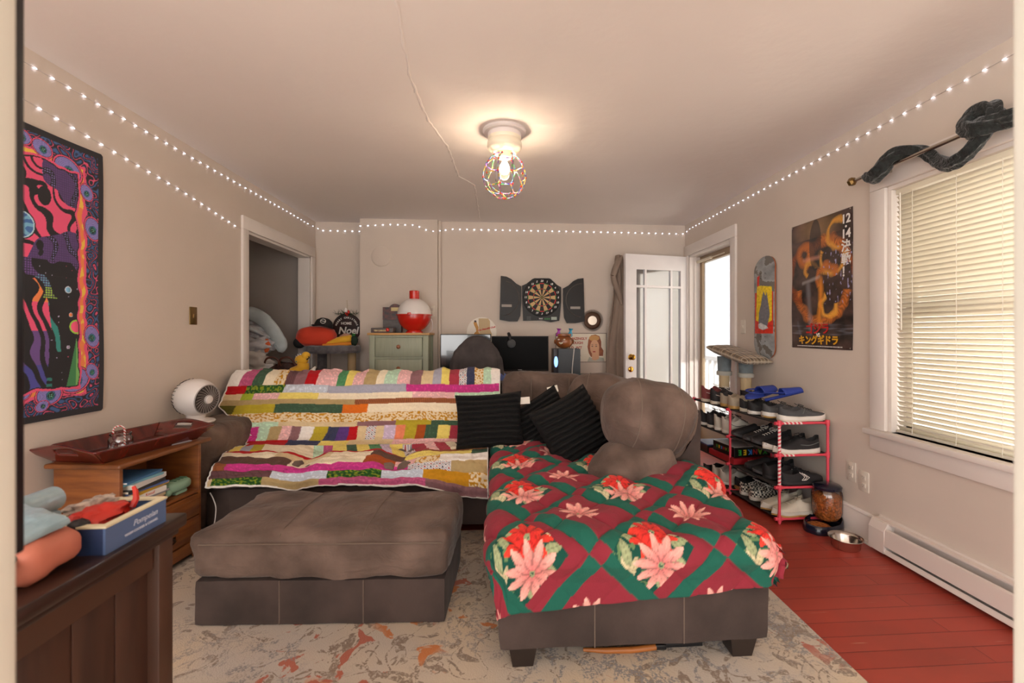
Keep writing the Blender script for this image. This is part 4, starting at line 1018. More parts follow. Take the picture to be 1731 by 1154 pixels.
# ---------------------------------------------------------------- shoes
def shoe(name, label, cat_, loc, rz, up, sole, lace=None, L=.285, Wd=.05, high=.0, chunky=0, stripe=None, sole2=None, group=None, roll=0, canvas=0):
    """heel at x=0, toe at x=L"""
    t = thing(name, label, cat_, loc, rz, group)
    if roll: t.rotation_euler = (0, roll, rz)
    def hwid(s):   # half width along the shoe
        return Wd*(.66+.34*math.sin(min(1, s/.30)*PI/2) if s < .3 else (.93+.07*math.cos((s-.3)*6) if s < .5 else .90+.12*math.sin((s-.5)/.5*PI)))*(1 if s < .80 else math.sqrt(max(0, 1-((s-.80)/.2)**2.3)))*(1 if s > .05 else math.sqrt(max(.05, s/.05))*.9+.1)
    def stz(s): return .028+.012*chunky-.012*math.sin(s*PI)*.5+(.012*((s-.75)/.25)**2 if s > .75 else 0)
    # sole
    mm = M(); N = 30; K = 16
    v = []
    for i in range(N+1):
        s = min(.9995, max(.0005, i/N)); w = hwid(s)
        flare = 1.05+.12*chunky*(1 if s < .3 else .3); toe = .018*max(0, (s-.72)/.28)**2
        for j in range(K):
            a = 2*PI*j/K; cy = math.copysign(abs(math.cos(a))**.35, math.cos(a)); cz = math.copysign(abs(math.sin(a))**.35, math.sin(a))
            top = stz(s); v.append((s*L+(.008*chunky*(1-cz) if s > .97 else 0)-(.006*chunky if s < .05 else 0), w*flare*cy, toe+(top-toe)*(.5+.5*cz)))
    f = [(i*K+j, i*K+(j+1) % K, (i+1)*K+(j+1) % K, (i+1)*K+j) for i in range(N) for j in range(K)]+[tuple(range(K))[::-1], tuple(N*K+j for j in range(K))]
    mm.add(v, f); sl = mm.build('sole', sole, t, smooth=50)
    if sole2: mm = M(); mm.v = [(x, y*1.012, z*.42) for x, y, z in v]; mm.f = f; mm.mi = [0]*len(f); mm.build('outsole', sole2, sl, smooth=50)
    # upper
    def top(s):
        if s < .10: return .088+high*1.0+.006*math.cos(s/.1*PI)
        if s < .42: q = (s-.10)/.32; return (.082+high)-(.012+high*.25)*math.sin(q*PI)*1.0+.006*q
        q = (s-.42)/.58; return (.088+high*.85)*(1-q)**1.15*(1-.35*q)+.046*q+.006*math.sin(q*PI)
    mm = M(); v = []; J = 18
    for i in range(N+1):
        s = max(.004, min(.992, i/N)); w = hwid(s)*(.97); z0 = stz(s)-.006; z1 = top(s)*(1 if s < .93 else math.sqrt(max(.02, 1-((s-.93)/.07)**2))*.75+.25)
        op = 1 if s < .40 else 0
        for j in range(J+1):
            a = -PI/2*1.0+PI*j/J     # from one side over to the other
            cy = math.sin(a); cz = math.cos(a)
            taper = 1-.30*min(1, max(0, (z1-.05)/.05))*cz**1.2
            y = w*math.copysign(abs(cy)**.55, cy)*taper; z = z0+(z1-z0)*abs(cz)**.62
            if op and abs(cy) < .62: z = z0+(z1-z0)*(.985-.62*(1-abs(cy)/.62)**.5*(1 if .05 < s < .37 else .35 if s > .37 else .0))
            v.append((s*L-(.012*(z-z0)/(.09) if s < .2 else 0)*(.5), y, z))
    J1 = J+1
    f = [(i*J1+j, i*J1+j+1, (i+1)*J1+j+1, (i+1)*J1+j) for i in range(N) for j in range(J)]
    mm.add(v, f); mm.f += [tuple(range(J1)), tuple(N*J1+j for j in range(J1))]; mm.mi += [0, 0]
    u = mm.build('upper', up, t, smooth=60)
    if lace:
        mm = M(); n = 5
        for k in range(n):
            s = .43+.26*k/(n-1); z = top(s)*.985+.003; w = .020-.003*k/n
            mm.tube([(s*L, -w, z-.008), (s*L+.003, -w*.5, z), (s*L+.004, 0, z+.003), (s*L+.003, w*.5, z), (s*L, w, z-.008)], .0024, 6)
        if lace is not True:
            z = top(.42)+.006
            for sg in (-1, 1): mm.tube([(.42*L, 0, z), (.42*L-.012, sg*.018, z+.012), (.42*L+.008, sg*.034, z+.004), (.42*L+.02, sg*.02, z-.004), (.42*L+.004, 0, z)], .002, 6)
        mm.build('laces', lace, t)
    if stripe:
        m_, pat = stripe
        for sg in (-1, 1):
            mm = M()
            pts = {'curve': [(.12, .66), (.22, .50), (.34, .40), (.46, .42), (.58, .58)], 'chev': None, 'band': [(.50, .95), (.44, .6), (.40, .3)], 'line': [(.05, .5), (.3, .42), (.5, .46)]}[pat]
            def sp(s, h):
                w = hwid(s)*.97; z0 = stz(s); z1 = top(s); z = z0+(z1-z0)*h; cz = h**(1/.62); cy = math.sqrt(max(0, 1-cz*cz)); tp = 1-.30*min(1, max(0, (z1-.05)/.05))*cz**1.2
                return (s*L, sg*(w*cy**.55*tp+.0012), z)
            if pat == 'chev':
                for o_ in (0, .05, .10): mm.tube([sp(.40+o_, .85-o_), sp(.50+o_, .45), sp(.42+o_, .12)], .0025, 5, flat=1)
                mm.tube([sp(.42, .12), sp(.52, .12)], .0022, 5)
            else: mm.tube(cat([sp(*q) for q in pts], 4) if len(pts) > 2 else [sp(*q) for q in pts], [.0022]*((len(pts)-1)*4+1), 6)
            mm.build('side_stripe', m_, t)
    return t
C = {}
for n_, c_ in dict(blk='#232224', blk2='#2d2b2d', gry='#6f7270', wht='#e6e0d8', cream='#d9cfbd', tan='#b98c52', beige='#a89a86', gum='#b9904f', offw='#cfc8bb', dgry='#4a4a4c', mar='#7e3c3c', navy='#2f458f').items():
    C[n_] = mat('shoe_'+n_, c_, .75 if n_ not in ('wht', 'gum') else .5, bump=.25, bscale=220, bdist=.001)
lc = mat('lace_black', '#18181a', .8); lw = mat('lace_white', '#ddd8ce', .8); lcr = mat('lace_cream', '#c9bea6', .8)
Z4, Z3, Z2, Z1 = [z+.006 for z in TZ][0], TZ[1]+.006, TZ[2]+.006, TZ[3]+.006
# top tier (toes towards the wall unless noted)
shoe('running_shoe', 'charcoal running shoe with thick white sole, toe overhanging the near end of the rack top', 'shoe', (1.775, 2.775, Z1), R_(6), C['dgry'], C['wht'], lc, L=.315, chunky=1, stripe=(C['gry'], 'band'), sole2=C['cream'])
shoe('running_shoe', 'charcoal running shoe with tan heel behind the nearest shoe on the rack top', 'shoe', (1.745, 2.90, Z1), R_(4), C['dgry'], C['wht'], lc, L=.30, chunky=1, sole2=C['gum'])
shoe('sneaker', 'black sneaker on a pale sole tucked under the blue sandals', 'shoe', (1.715, 3.03, Z1), R_(2), C['blk'], C['wht'], lc, L=.29)
shoe('sneaker', 'black sneaker on a pale sole beside the beige pair on the rack top', 'shoe', (1.715, 3.135, Z1), R_(-2), C['blk'], C['cream'], lc, L=.29)
a_ = shoe('suede_shoe', 'beige shoe with gum heel on the rack top, nearer one of its pair', 'shoe', (1.69, 3.245, Z1), R_(4), C['beige'], C['gum'], None, L=.27, high=.01, group=None)
shoe('suede_shoe', 'beige shoe with gum heel on the rack top, farther one of its pair', 'shoe', (1.685, 3.355, Z1), R_(4), C['beige'], C['gum'], None, L=.27, high=.01)
shoe('high_top_sneaker', 'black and red high-top with white piping on the rack top, nearer of its pair', 'shoe', (1.665, 3.47, Z1), R_(10), C['blk2'], C['cream'], lw, L=.29, high=.035, stripe=(C['wht'], 'line'))
shoe('high_top_sneaker', 'black and red high-top at the far end of the rack top', 'shoe', (1.65, 3.60, Z1), R_(10), C['mar'], C['cream'], lw, L=.29, high=.04, stripe=(C['wht'], 'line'))
# blue clog sandals lying on top of the black sneakers
cl = mat('blue_foam', '#2c419a', .5)
def clog(label, loc, rot):
    t = thing('clog_sandal', label, 'sandal', loc, rot=rot)
    mm = M(); N = 24; K = 12; v = []
    for i in range(N+1):
        s = min(.995, max(.005, i/N)); w = .05*(.8+.2*math.sin(s*PI))*math.sqrt(max(0, 1-abs(2*s-1)**5))
        for j in range(K): a = 2*PI*j/K; v.append((.26*s, w*math.cos(a), .011+.011*math.sin(a)))
    mm.add(v, [(i*K+j, i*K+(j+1) % K, (i+1)*K+(j+1) % K, (i+1)*K+j) for i in range(N) for j in range(K)]+[tuple(range(K)), tuple(N*K+j for j in range(K))]); mm.build('footbed', cl, t)
    mm = M()
    mm.grid(lambda u, v: (.12+.125*v, .049*math.cos(PI*u)*(1-.25*v), .016+.05*math.sin(PI*u)*(1-.45*v)), 16, 10); o = mm.build('toe_upper', cl, t); q = o.modifiers.new('t', 'SOLIDIFY'); q.thickness = .006
    M().tube([(.13, .045*math.cos(PI*k/12), .03+.0*k) if 0 else (.12-.11*math.sin(PI*k/12), .047*math.cos(PI*k/12), .03+.03*math.sin(PI*k/12)) for k in range(13)], .007, 8, flat=.6).build('heel_strap', cl, t)
    return t
clog('blue foam clog sandal lying on black sneakers, left one', (1.73, 3.09, .722), (R_(14), R_(-12), R_(12)))
clog('blue foam clog sandal lying on black sneakers, right one with strap up', (1.80, 2.97, .722), (R_(-10), R_(-14), R_(-6)))
# second tier
shoe('running_shoe', 'black running shoe with white sole, heel out, nearest on the second tier', 'shoe', (2.035, 2.79, Z2), PI+R_(4), C['blk'], C['wht'], lc, L=.30, high=.012, chunky=.6, stripe=(C['gry'], 'line'), sole2=C['cream'])
shoe('running_shoe', 'black running shoe with scuffed white toe, second from the near end on the second tier', 'shoe', (2.02, 2.90, Z2), PI+R_(8), C['blk'], C['wht'], lc, L=.30, chunky=.6, sole2=C['cream'])
shoe('leather_trainer', 'dark grey trainer with dotted laces, toe out, on the second tier', 'shoe', (2.0, 3.01, Z2), PI+R_(6), C['blk2'], C['dgry'], lw, L=.29)
shoe('leather_trainer', 'dark grey trainer with rounded toe, second tier, beside the leaning black shoe', 'shoe', (1.99, 3.105, Z2), PI+R_(8), C['blk2'], C['dgry'], lw, L=.29)
shoe('leaning_trainer', 'plain black trainer propped near the middle post on the second tier', 'shoe', (1.985, 3.20, Z2+.0), PI+R_(-4), C['blk'], C['dgry'], None, L=.29, high=.01)
for i, (y, u_, s_, st, lb) in enumerate(((3.345, 'offw', 'wht', 'blk', 'nearest of four with heels out'), (3.45, 'offw', 'wht', 'blk', 'second of four with heels out'), (3.555, 'blk2', 'wht', 'wht', 'third of four with heels out'), (3.66, 'blk2', 'wht', 'wht', 'farthest of four with heels out'))):
    shoe('high_top_sneaker', ('off-white' if i < 2 else 'black and white')+' high-top on the second tier, '+lb, 'shoe', (FX(y)+.0, y, Z2), R_(3), C[u_], C[s_], lc, L=.28, high=.035, stripe=(C[st], 'curve'))
# third tier
shoe('skate_shoe', 'black skate shoe with white chevron lines on the third tier', 'shoe', (1.775, 2.785, Z3), R_(5), C['blk'], C['blk2'], lc, L=.30, stripe=(C['wht'], 'chev'))
shoe('skate_shoe', 'black skate shoe behind the one with white chevron on the third tier', 'shoe', (1.745, 2.895, Z3), R_(3), C['blk'], C['blk2'], lc, L=.29, high=.01)
shoe('slip_on_shoe', 'black shoe with grey toe lying third on the third tier', 'shoe', (2.01, 3.0, Z3), PI+R_(4), C['blk'], C['dgry'], None, L=.29)
shoe('slip_on_shoe', 'black shoe beside the board game boxes on the third tier', 'shoe', (2.0, 3.09, Z3), PI+R_(2), C['blk2'], C['blk'], None, L=.28)
# bottom tier
canv = C['cream']
shoe('chunky_sneaker', 'dirty cream sneaker with loose laces, nearest on the bottom tier', 'shoe', (2.03, 2.80, Z4), PI+R_(6), C['cream'], C['offw'], lcr, L=.30, high=.015, chunky=1, sole2=C['gum'])
shoe('chunky_sneaker', 'dirty cream sneaker second on the bottom tier', 'shoe', (2.015, 2.92, Z4), PI+R_(10), C['cream'], C['offw'], lcr, L=.30, high=.01, chunky=1, sole2=C['gum'])
def checker_mat():
    m = bpy.data.materials.new('checkered_canvas'); m.use_nodes = True; nt = m.node_tree; b = nt.nodes['Principled BSDF']
    tc = nt.nodes.new('ShaderNodeTexCoord'); ck = nt.nodes.new('ShaderNodeTexChecker'); ck.inputs['Scale'].default_value = 75
    ck.inputs[1].default_value = (.02, .02, .02, 1); ck.inputs[2].default_value = (.62, .58, .5, 1)
    nt.links.new(tc.outputs['Object'], ck.inputs['Vector']); nt.links.new(ck.outputs[0], b.inputs['Base Color']); b.inputs['Roughness'].default_value = .8; return m
ckm = checker_mat()
shoe('checkered_sneaker', 'black and cream checkered skate shoe on the bottom tier, nearer of the pair', 'shoe', (1.735, 3.04, Z4), R_(6), ckm, C['wht'], lw, L=.28)
shoe('checkered_sneaker', 'black and cream checkered skate shoe on the bottom tier, farther of the pair', 'shoe', (1.725, 3.145, Z4), R_(6), ckm, C['wht'], lw, L=.28)
shoe('leather_sandal', 'flat tan and black shoe by the middle post on the bottom tier', 'sandal', (1.75, 3.26, Z4), R_(8), C['blk'], C['tan'], None, L=.27)
shoe('slip_on_shoe', 'off-white shoe with heel out on the bottom tier, nearer of the pair', 'shoe', (1.69, 3.375, Z4), R_(4), C['offw'], C['wht'], None, L=.28, high=.025)
shoe('slip_on_shoe', 'off-white shoe with heel out on the bottom tier, farther of the pair', 'shoe', (1.685, 3.485, Z4), R_(4), C['offw'], C['wht'], None, L=.28, high=.025)
shoe('dress_shoe', 'black shoe with gum sole at the far end of the bottom tier', 'shoe', (1.67, 3.61, Z4), R_(6), C['blk'], C['gum'], None, L=.29)
# board games on the third tier
cardb = mat('black_game_box', '#15130f', .35); redb_ = mat('red_game_box', '#a6222a', .4); whb = mat('white_box_face', '#d9d6d2', .4)
lets = [mat('print_'+n, c, .4) for n, c in (('green', '#2f9a3c'), ('yellow', '#e3b51d'), ('blue', '#3b7fd0'), ('red', '#b3202a'), ('lime', '#7fae2c'))]
g1 = thing('board_game_box', 'black board game box with coloured capital letters lying on the third tier', 'board game', (1.83, 3.37, Z3+.045), R_(8))
M().box((-.13, -.13, 0), (.17, .13, .072), r=.002).build('box', cardb, g1, smooth=0); M().box((-.128, -.128, .0722), (.168, .128, .074)).build('lid_print', whb, g1, smooth=0)
UD = Matrix.Rotation(PI, 4, 'Z')
TF = Matrix(((1,0,0,0),(0,0,-1,0),(0,1,0,0),(0,0,0,1)))      # text on a face looking towards -Y
for i, ch in enumerate('EEKNAY'):
    M().text(ch, .052, TR(-.085+.042*i, -.1305, .036) @ TF @ UD, bold=.002).build('letter', lets[min(i, 4)] if i < 5 else lets[0], g1, smooth=0)
TL = Matrix(((0,0,-1,0),(-1,0,0,0),(0,1,0,0),(0,0,0,1)))
for i, ch in enumerate('EEKNAY'):
    M().text(ch, .030, TR(-.1305, .08-.028*i, .04) @ TL @ UD, bold=.001).build('letter', lets[min(i, 4)] if i < 5 else lets[0], g1, smooth=0)
g2 = thing('board_game_box', 'flat red board game box beneath the black one', 'board game', (1.83, 3.36, Z3), R_(5))
M().box((-.145, -.15, 0), (.18, .18, .043), r=.002).build('box', redb_, g2, smooth=0)
M().text('MONOPOLY', .026, TR(.04, -.1505, .022) @ TF, bold=.0008).build('lettering', mat('pink_print', '#d98a86', .4), g2, smooth=0)
g3 = thing('board_game_box', 'dark flat box with blue edge farthest on the third tier', 'board game', (1.80, 3.65, Z3)); 
M().box((-.13, -.10, 0), (.17, .10, .05), r=.002).box((-.132, -.102, .05), (.172, .102, .062), r=.002, mi=1).build('box', [cardb, mat('blue_edge', '#3c4a7a', .4)], g3, smooth=0)
# stool shaped like two legs
den = mat('grey_denim', '#6f787c', .9, var=.15, vscale=20, bump=.4, bscale=250); sock = mat('cream_sock', '#c9b48f', .9, bump=.5, bscale=120); booth = mat('black_boot', '#2a2628', .5); cuffm = mat('denim_cuff', '#b3b0a6', .9)
st = thing('novelty_stool', 'small novelty stool of two denim legs in black boots under a plaid cushion', 'stool', (1.925, 3.56, Z1+.0))
# stands on the far end of the rack top, behind the high-tops
def legs(x, y, rz):
    T = TR(x, y, 0) @ RZ(rz)
    mm = M(); mm.lathe([(.05, .215), (.052, .26), (.056, .36)], n=20, T=T); mm.build('trouser_leg', den, st)
    mm = M(); mm.lathe([(.049, .205), (.060, .205), (.061, .235), (.053, .24)], n=20, T=T); mm.build('trouser_cuff', cuffm, st)
    mm = M(); mm.lathe([(.038, .08), (.042, .12), (.040, .14), (.043, .17), (.041, .19), (.044, .21)], n=18, T=T); mm.build('sock', sock, st)
    mm = M(); mm.lathe([(.0, .0), (.038, .0), (.04, .03), (.041, .07), (.044, .10), (.040, .105)], n=18, T=T)
    mm.tube([T @ Vector(p) for p in ((0, 0, .035), (-.04, 0, .035), (-.08, 0, .032), (-.115, 0, .026), (-.128, 0, .02))], [.037, .037, .036, .028, .01], 14); mm.build('boot', booth, st)
legs(-.045, .13, R_(18)); legs(.035, -.06, R_(28))
def plaid(x, y):
    c = H3('#a88c6a'); k = lambda t, f, w: 1 if (t*f) % 1 < w else 0
    a, b = k(x, 14, .42), k(y, 14, .42); c = c*(1-.45*a)*(1-.45*b)
    if k(x+.03, 14, .10) or k(y+.03, 14, .10): c = c*.35+H3('#39415a')*.3
    if k(x, 28, .06) or k(y, 28, .06): c = c*.5+H3('#e8dcc6')*.5
    return tuple(c)
mm = M()
def cushf(sgn):
    def fn(u, v):
        x, y = (2*u-1), (2*v-1); e = max(0, (1-abs(x)**4)*(1-abs(y)**4))
        return (x*.125, y*.25, .385+.05*y+sgn*.036*e**.4+.004*noise.noise(Vector((x*4, y*4, 1))))
    return fn
for sg in (1, -1): mm.grid(cushf(sg), 50, 70, cf=lambda u, v: plaid(u*.3, v*.44))
mm.build('plaid_cushion', vmat('plaid_flannel', .9, .4, 200), st, smooth=180, loc=(0, 0, 0), rot=(0, 0, R_(8)))
# ---------------------------------------------------------------- pet feeder and bowl
kib = mat('kibble', '#b8692a', .8, var=.5, vscale=70, bump=1, bscale=85, bdist=.02)
navyp = mat('midnight_plastic', '#15182a', .25, coat=.4)
clearp = glassmat('clear_plastic', (.93, .90, .88), .02, refl=.25)
fd = thing('pet_feeder', 'gravity pet feeder with dark base and clear jar of kibble beside the shoe rack', 'pet feeder', (2.0, 2.665, 0), R_(28))
def fe_out(k, n=40):   # keyhole outline: round bowl in front (-x), squarer block behind
    out = []
    for i in range(n):
        a = 2*PI*i/n; x, y = math.cos(a), math.sin(a)
        rx = .155 if x < 0 else .085; ry = .095 if x > -.1 else .095*(1-.15*abs(x))
        out.append((-.02+k*rx*math.copysign(abs(x)**.8, x), k*ry*math.copysign(abs(y)**.75, y)))
    return out
mm = M(); n = 40
prof_ = [(1.0, .0), (1.03, .012), (1.0, .028), (.97, .045), (.93, .05), (.86, .044), (.80, .022), (.5, .016), (.02, .015)]
v = []
for k, z in prof_:
    for x, y in fe_out(k, n): v.append((x, y, z+(.03*max(0, min(1, (x+.02)/.06)) if z > .02 and k > .81 else 0)))
f = [(i*n+j, i*n+(j+1) % n, (i+1)*n+(j+1) % n, (i+1)*n+j) for i in range(len(prof_)-1) for j in range(n)]
mm.add(v, f); mm.build('feeder_base', navyp, fd, smooth=60)
mm = M(); mm.ell((-.085, 0, .024), (.072, .068, .014), 30, 14, nz=.15, ns=12); o = mm.build('kibble_in_tray', kib, fd, smooth=180); o['kind'] = 'stuff'
mm = M(); mm.lathe([(.062, .05), (.075, .07), (.082, .10), (.083, .20), (.078, .225), (.066, .24), (.064, .25)], n=40, T=TR(.01, 0, 0)); mm.build('hopper', clearp, fd)
mm = M(); mm.lathe([(0, .055), (.058, .055), (.070, .072), (.0775, .10), (.0785, .19), (.06, .205), (.0, .212)], n=40, T=TR(.01, 0, 0)); v = [(x*(1+.012*noise.noise(Vector((x*60, y*60, z*60)))), y*(1+.012*noise.noise(Vector((x*60+9, y*60, z*60)))), z) for x, y, z in mm.v]; mm.v = v; o = mm.build('kibble_in_hopper', kib, fd); o['kind'] = 'stuff'
mm = M(); mm.lathe([(.066, .236), (.078, .238), (.08, .252), (.07, .262), (.02, .270), (0, .270)], n=40, T=TR(.01, 0, 0)); mm.build('hopper_lid', navyp, fd)
steel = mat('stainless_steel', '#c8c2bb', .18, metal=1)
bo = M().lathe([(0, .004), (.055, .004), (.062, .012), (.068, .045), (.075, .058), (.084, .062), (.085, .060), (.077, .055), (.072, .045), (.068, .010), (.058, .0), (0, .0)], n=48).build('steel_bowl', steel, loc=(1.915, 2.40, 0))
tag(bo, 'empty stainless steel pet bowl on the red floor by the feeder', 'bowl')
# folding saw under the chaise
sw = thing('folding_saw', 'wooden-handled folding saw lying on the rug under the chaise front', 'saw', (.31, 1.66, .012))
M().tube([(0, 0, .012), (.08, -.008, .010), (.18, -.012, .011), (.27, -.006, .014)], [.006, .010, .011, .011], 12).build('handle', mat('oiled_wood_handle', '#a8652f', .4, var=.1), sw)
mm = M(); mm.box((.265, -.014, .005), (.31, .008, .024), r=.004); mm.box((.30, -.006, .008), (.45, .0, .026), r=.002); mm.build('blade', mat('black_blade', '#17171a', .4), sw)
# ---------------------------------------------------------------- wall tapestry
TY0, TY1, TZ0_, TZ1_ = 1.35, 2.428, .80, 2.085
BLK = H3('#0e0c14'); NAVY_ = H3('#1f2a4a'); PNK = H3('#f0557f'); PUR = H3('#5a3f78'); LILA = H3('#8f86cf'); BLU = H3('#3f6fb0'); YEL = H3('#f5c84a'); ORG = H3('#f58a4a'); TEAL = H3('#2f8f88'); LG = H3('#a8d84a'); SKY = H3('#79b7d8'); DPU = H3('#2c2140')
def eye(c, x, y, cx, cy, r, rot=0):
    dx, dy = x-cx, y-cy; ca, sa = math.cos(rot), math.sin(rot); dx, dy = dx*ca+dy*sa, -dx*sa+dy*ca
    d = math.hypot(dx/1.25, dy/.95)/r
    if d > 1.22: return c
    if d > 1.05: return PNK if d < 1.16 else BLK
    if d > 1.0: return BLK
    d2 = math.hypot(dx-.15*r, dy+.1*r)/r
    if d2 < .26:
        a = math.atan2(dy+.1*r, dx-.15*r); k = math.hypot(abs(dx-.15*r)-.1*r, abs(dy+.1*r)-.1*r)
        return H3('#7fd8b0') if k < .06*r else BLK
    if d2 < .42: return TEAL if (math.atan2(dy, dx)*9 % 1) < .6 else BLK
    if d2 < .52: return BLU*.7
    return LILA*(1 if (d2*7) % 1 < .8 else .6)
EYES = [(2.24, 1.95, .052, -.4), (2.12, 2.005, .034, -.3), (2.37, 1.70, .042, -1.2), (2.335, 1.87, .03, -1), (2.03, 2.02, .03, 0), (2.36, 1.17, .04, -1.3), (2.27, .965, .055, .2), (2.36, 1.0, .03, -1), (2.15, .91, .042, .1), (2.03, .93, .03, 0), (2.12, .865, .022, .3)]
def tap(y, z):
    n = noise.noise(Vector((y*9, z*9, 1))); n2 = noise.noise(Vector((y*22, z*22, 5)))
    c = BLK.copy()
    e = min(TY1-y, y-TY0, TZ1_-z, z-TZ0_)      # distance from the hem
    if e < .028: return H3('#17151d')
    ins = e+.022*n+.01*n2
    # drippy eyed border
    if ins < .125:
        s = math.sin((y*60+z*40)+9*n+14*n2)
        c = (BLU*.75 if s > .8 else NAVY_*1.3) if s > .25 else (BLK if s > -.5 else (PNK*.9 if s < -.93 else DPU))
        if ins > .108: c = YEL if n2 > .05 else ORG
        elif ins > .096: c = PNK
        for ex, ez, r, ro in EYES: c = eye(c, y, z, ex, ez, r, ro)
        return c
    if ins < .135: return PNK
    if ins < .14: return BLK
    # upper third: pink molten mass and purple halftone cloud
    if z > 1.52:
        q = noise.noise(Vector((y*5+2, z*4, 8)))+.6*noise.noise(Vector((y*11, z*9, 2)))
        d = math.hypot((y-2.03)*.85, (z-1.76)*.8)
        pd = math.hypot(y-2.035, z-1.655)
        if pd < .062: return (BLU if math.sin(y*160+30*n) > -.2 else SKY) if pd < .052 else (H3('#bfe0f0') if pd < .057 else BLK)
        for bx_, bz_, br in ((2.115, 1.58, .016), (2.13, 1.80, .03), (2.03, 1.87, .022)):
            if math.hypot((y-bx_)/1.0, (z-bz_)/1.4) < br: return BLK
        if q*.12+.19-d > 0:
            s = math.sin(y*70+z*55+10*n+5*q); return PNK if s > -.55 else BLK
        if d < .36:
            u, w = (y*95) % 1-.5, (z*95) % 1-.5
            w2 = math.sin(y*38+z*30+9*q)
            if w2 > .45: return BLK if w2 < .7 or math.hypot(u, w) > .3 else LILA*.8
            return PUR*1.15 if math.hypot(u, w) < .33 else PUR*.75
    if 1.34 < z <= 1.54:
        w = math.sin(y*26+z*20+4*n)
        if w > .35:
            u, v = (y*95) % 1-.5, (z*95) % 1-.5; k = PUR*1.7 if z > 1.44 else (SKY*.8 if z > 1.39 else LG)
            return k if math.hypot(u, v) < .36 else PUR*.4
    # left: long-haired swirls
    if z < 1.42 and y < 2.20-.25*(z-1.1)**2*4 and z > .93:
        s = math.sin(y*95+z*(26)+7*n)
        t = (1.42-z)/.5
        if y < 2.16-.10*abs(z-1.2): return (ORG if t < .2 else PNK if t < .45 else PUR*1.5 if t < .75 else H3('#4a4aa0')) if s > .1 else BLK
        if s > .55 and z > 1.1: return TEAL if n > 0 else (YEL if n2 > .2 else SKY*.9)
    if z < 1.0 and y < 2.16: return TEAL*.7 if math.sin(z*240+y*20) > 0 else BLK
    # green pyramid, planets and stars
    if .94 < z < 1.16 and abs(y-2.275)*2.6 < (1.16-z)*.55: return H3('#3f8a52') if y < 2.275 else H3('#7fc06a')
    for px_, pz_, r, k in ((2.275, 1.215, .033, PNK), (2.24, 1.385, .016, SKY), (2.295, 1.33, .014, H3('#9fb8d8')), (2.25, 1.27, .01, ORG), (2.235, 1.12, .008, H3('#b0a0c0'))):
        d = math.hypot(y-px_, z-pz_)
        if d < r: return k*(1-.5*(y-px_)/r) if d < r*.78 else (LG if k is PNK else H3('#d8dce8'))
    s = noise.noise(Vector((y*75, z*75, 3)))
    if s > .62: return H3('#c8c0e0') if n > 0 else PNK
    return c
tp = M()
tp.grid(lambda u, v: (.006+.006*math.sin(u*9)*math.sin(v*4)+.003, TY0+(TY1-TY0)*u+.004*math.sin(v*9), TZ0_+(TZ1_-TZ0_)*v+.012*math.sin(u*PI)*(-1 if v > .5 else .4)), 430, 520,
        cf=lambda u, v: tuple(np.clip(tap(TY0+(TY1-TY0)*u, TZ0_+(TZ1_-TZ0_)*v), .002, 1)))
# rounded corner at the far top: drop faces beyond the corner radius
def outc(p):
    y, z = p[1], p[2]; r = .03
    for cy, cz, sy, sz in ((TY1-r, TZ1_-r, 1, 1), (TY1-r, TZ0_+r, 1, -1)):
        if (y-cy)*sy > 0 and (z-cz)*sz > 0 and math.hypot(y-cy, z-cz) > r+.006: return True
    return False
tp.f = [q for q in tp.f if not outc(tp.v[q[0]])]; tp.mi = [0]*len(tp.f)
o = tp.build('wall_tapestry', vmat('printed_polyester', .7, .15, 400), smooth=180, loc=(XL, 0, 0)); q = o.modifiers.new('t', 'SOLIDIFY'); q.thickness = .002
tag(o, 'black tapestry with neon eyes, pink blobs and planets on the left wall', 'tapestry')
# ---------------------------------------------------------------- nightstand
oak = mat('honey_maple', '#94592a', .38, col2='#774320', vscale=5, stretch=(1, 1, 8), detail=6, bump=.1, bscale=90, coat=.2)
oakd = mat('worn_maple_top', '#8a5228', .4, col2='#633a1e', vscale=6, detail=8, coat=.2)
ns_ = thing('nightstand', 'honey brown wooden nightstand with open cubby and drawers against the left wall', 'nightstand', (-1.625, 2.33, 0), R_(-6))
# local frame: x towards the room = 0 front, -x towards wall; y along the wall
D0, W0, W1, NH = -.30, -.235, .235, .60
mm = M(); mm.box((D0, W0, .05), (0, W0+.018, NH), r=.002); mm.box((D0, W1-.018, .05), (0, W1, NH), r=.002); mm.box((D0, W0+.018, .05), (D0+.012, W1-.018, NH)); mm.box((D0, W0+.018, .34), (-.0, W1-.018, .358), r=.002); mm.box((D0, W0+.018, .05), (-.01, W1-.018, .07))
mm.prism([(W0, 0), (W0+.05, 0), (W0+.075, .04), (W1-.075, .04), (W1-.05, 0), (W1, 0), (W1, .10), (W0, .10)], .0, .012, axis='x'); mm.box((-.04, W0, 0), (0, W0+.02, .05)); mm.box((D0, W0, 0), (D0+.03, W0+.02, .05)); mm.box((-.04, W1-.02, 0), (0, W1, .05)); mm.box((D0, W1-.02, 0), (D0+.03, W1, .05))
mm.build('carcass', oak, ns_, smooth=30)
M().box((D0-.01, W0-.035, NH), (.035, W1+.035, NH+.022), r=.009, seg=3).build('top', oakd, ns_)
for z0, z1 in ((.225, .335), (.105, .22)):
    dwr = M().box((-.02, W0+.02, z0), (.008, W1-.02, z1), r=.003).box((.008, W0+.045, z0+.02), (.013, W1-.045, z1-.02), r=.002).build('drawer', oak, ns_)
    if z0 < .2 or 1:
        zc = (z0+z1)/2
        M().tube([(.014, -.035, zc+.004), (.03, -.03, zc-.004), (.034, 0, zc-.012), (.03, .03, zc-.004), (.014, .035, zc+.004)], .0045, 8).box((.012, -.05, zc-.008), (.016, .05, zc+.014), r=.002).build('drawer_pull', mat('dark_brass_pull', '#3d2c1e', .4, metal=.7), dwr)
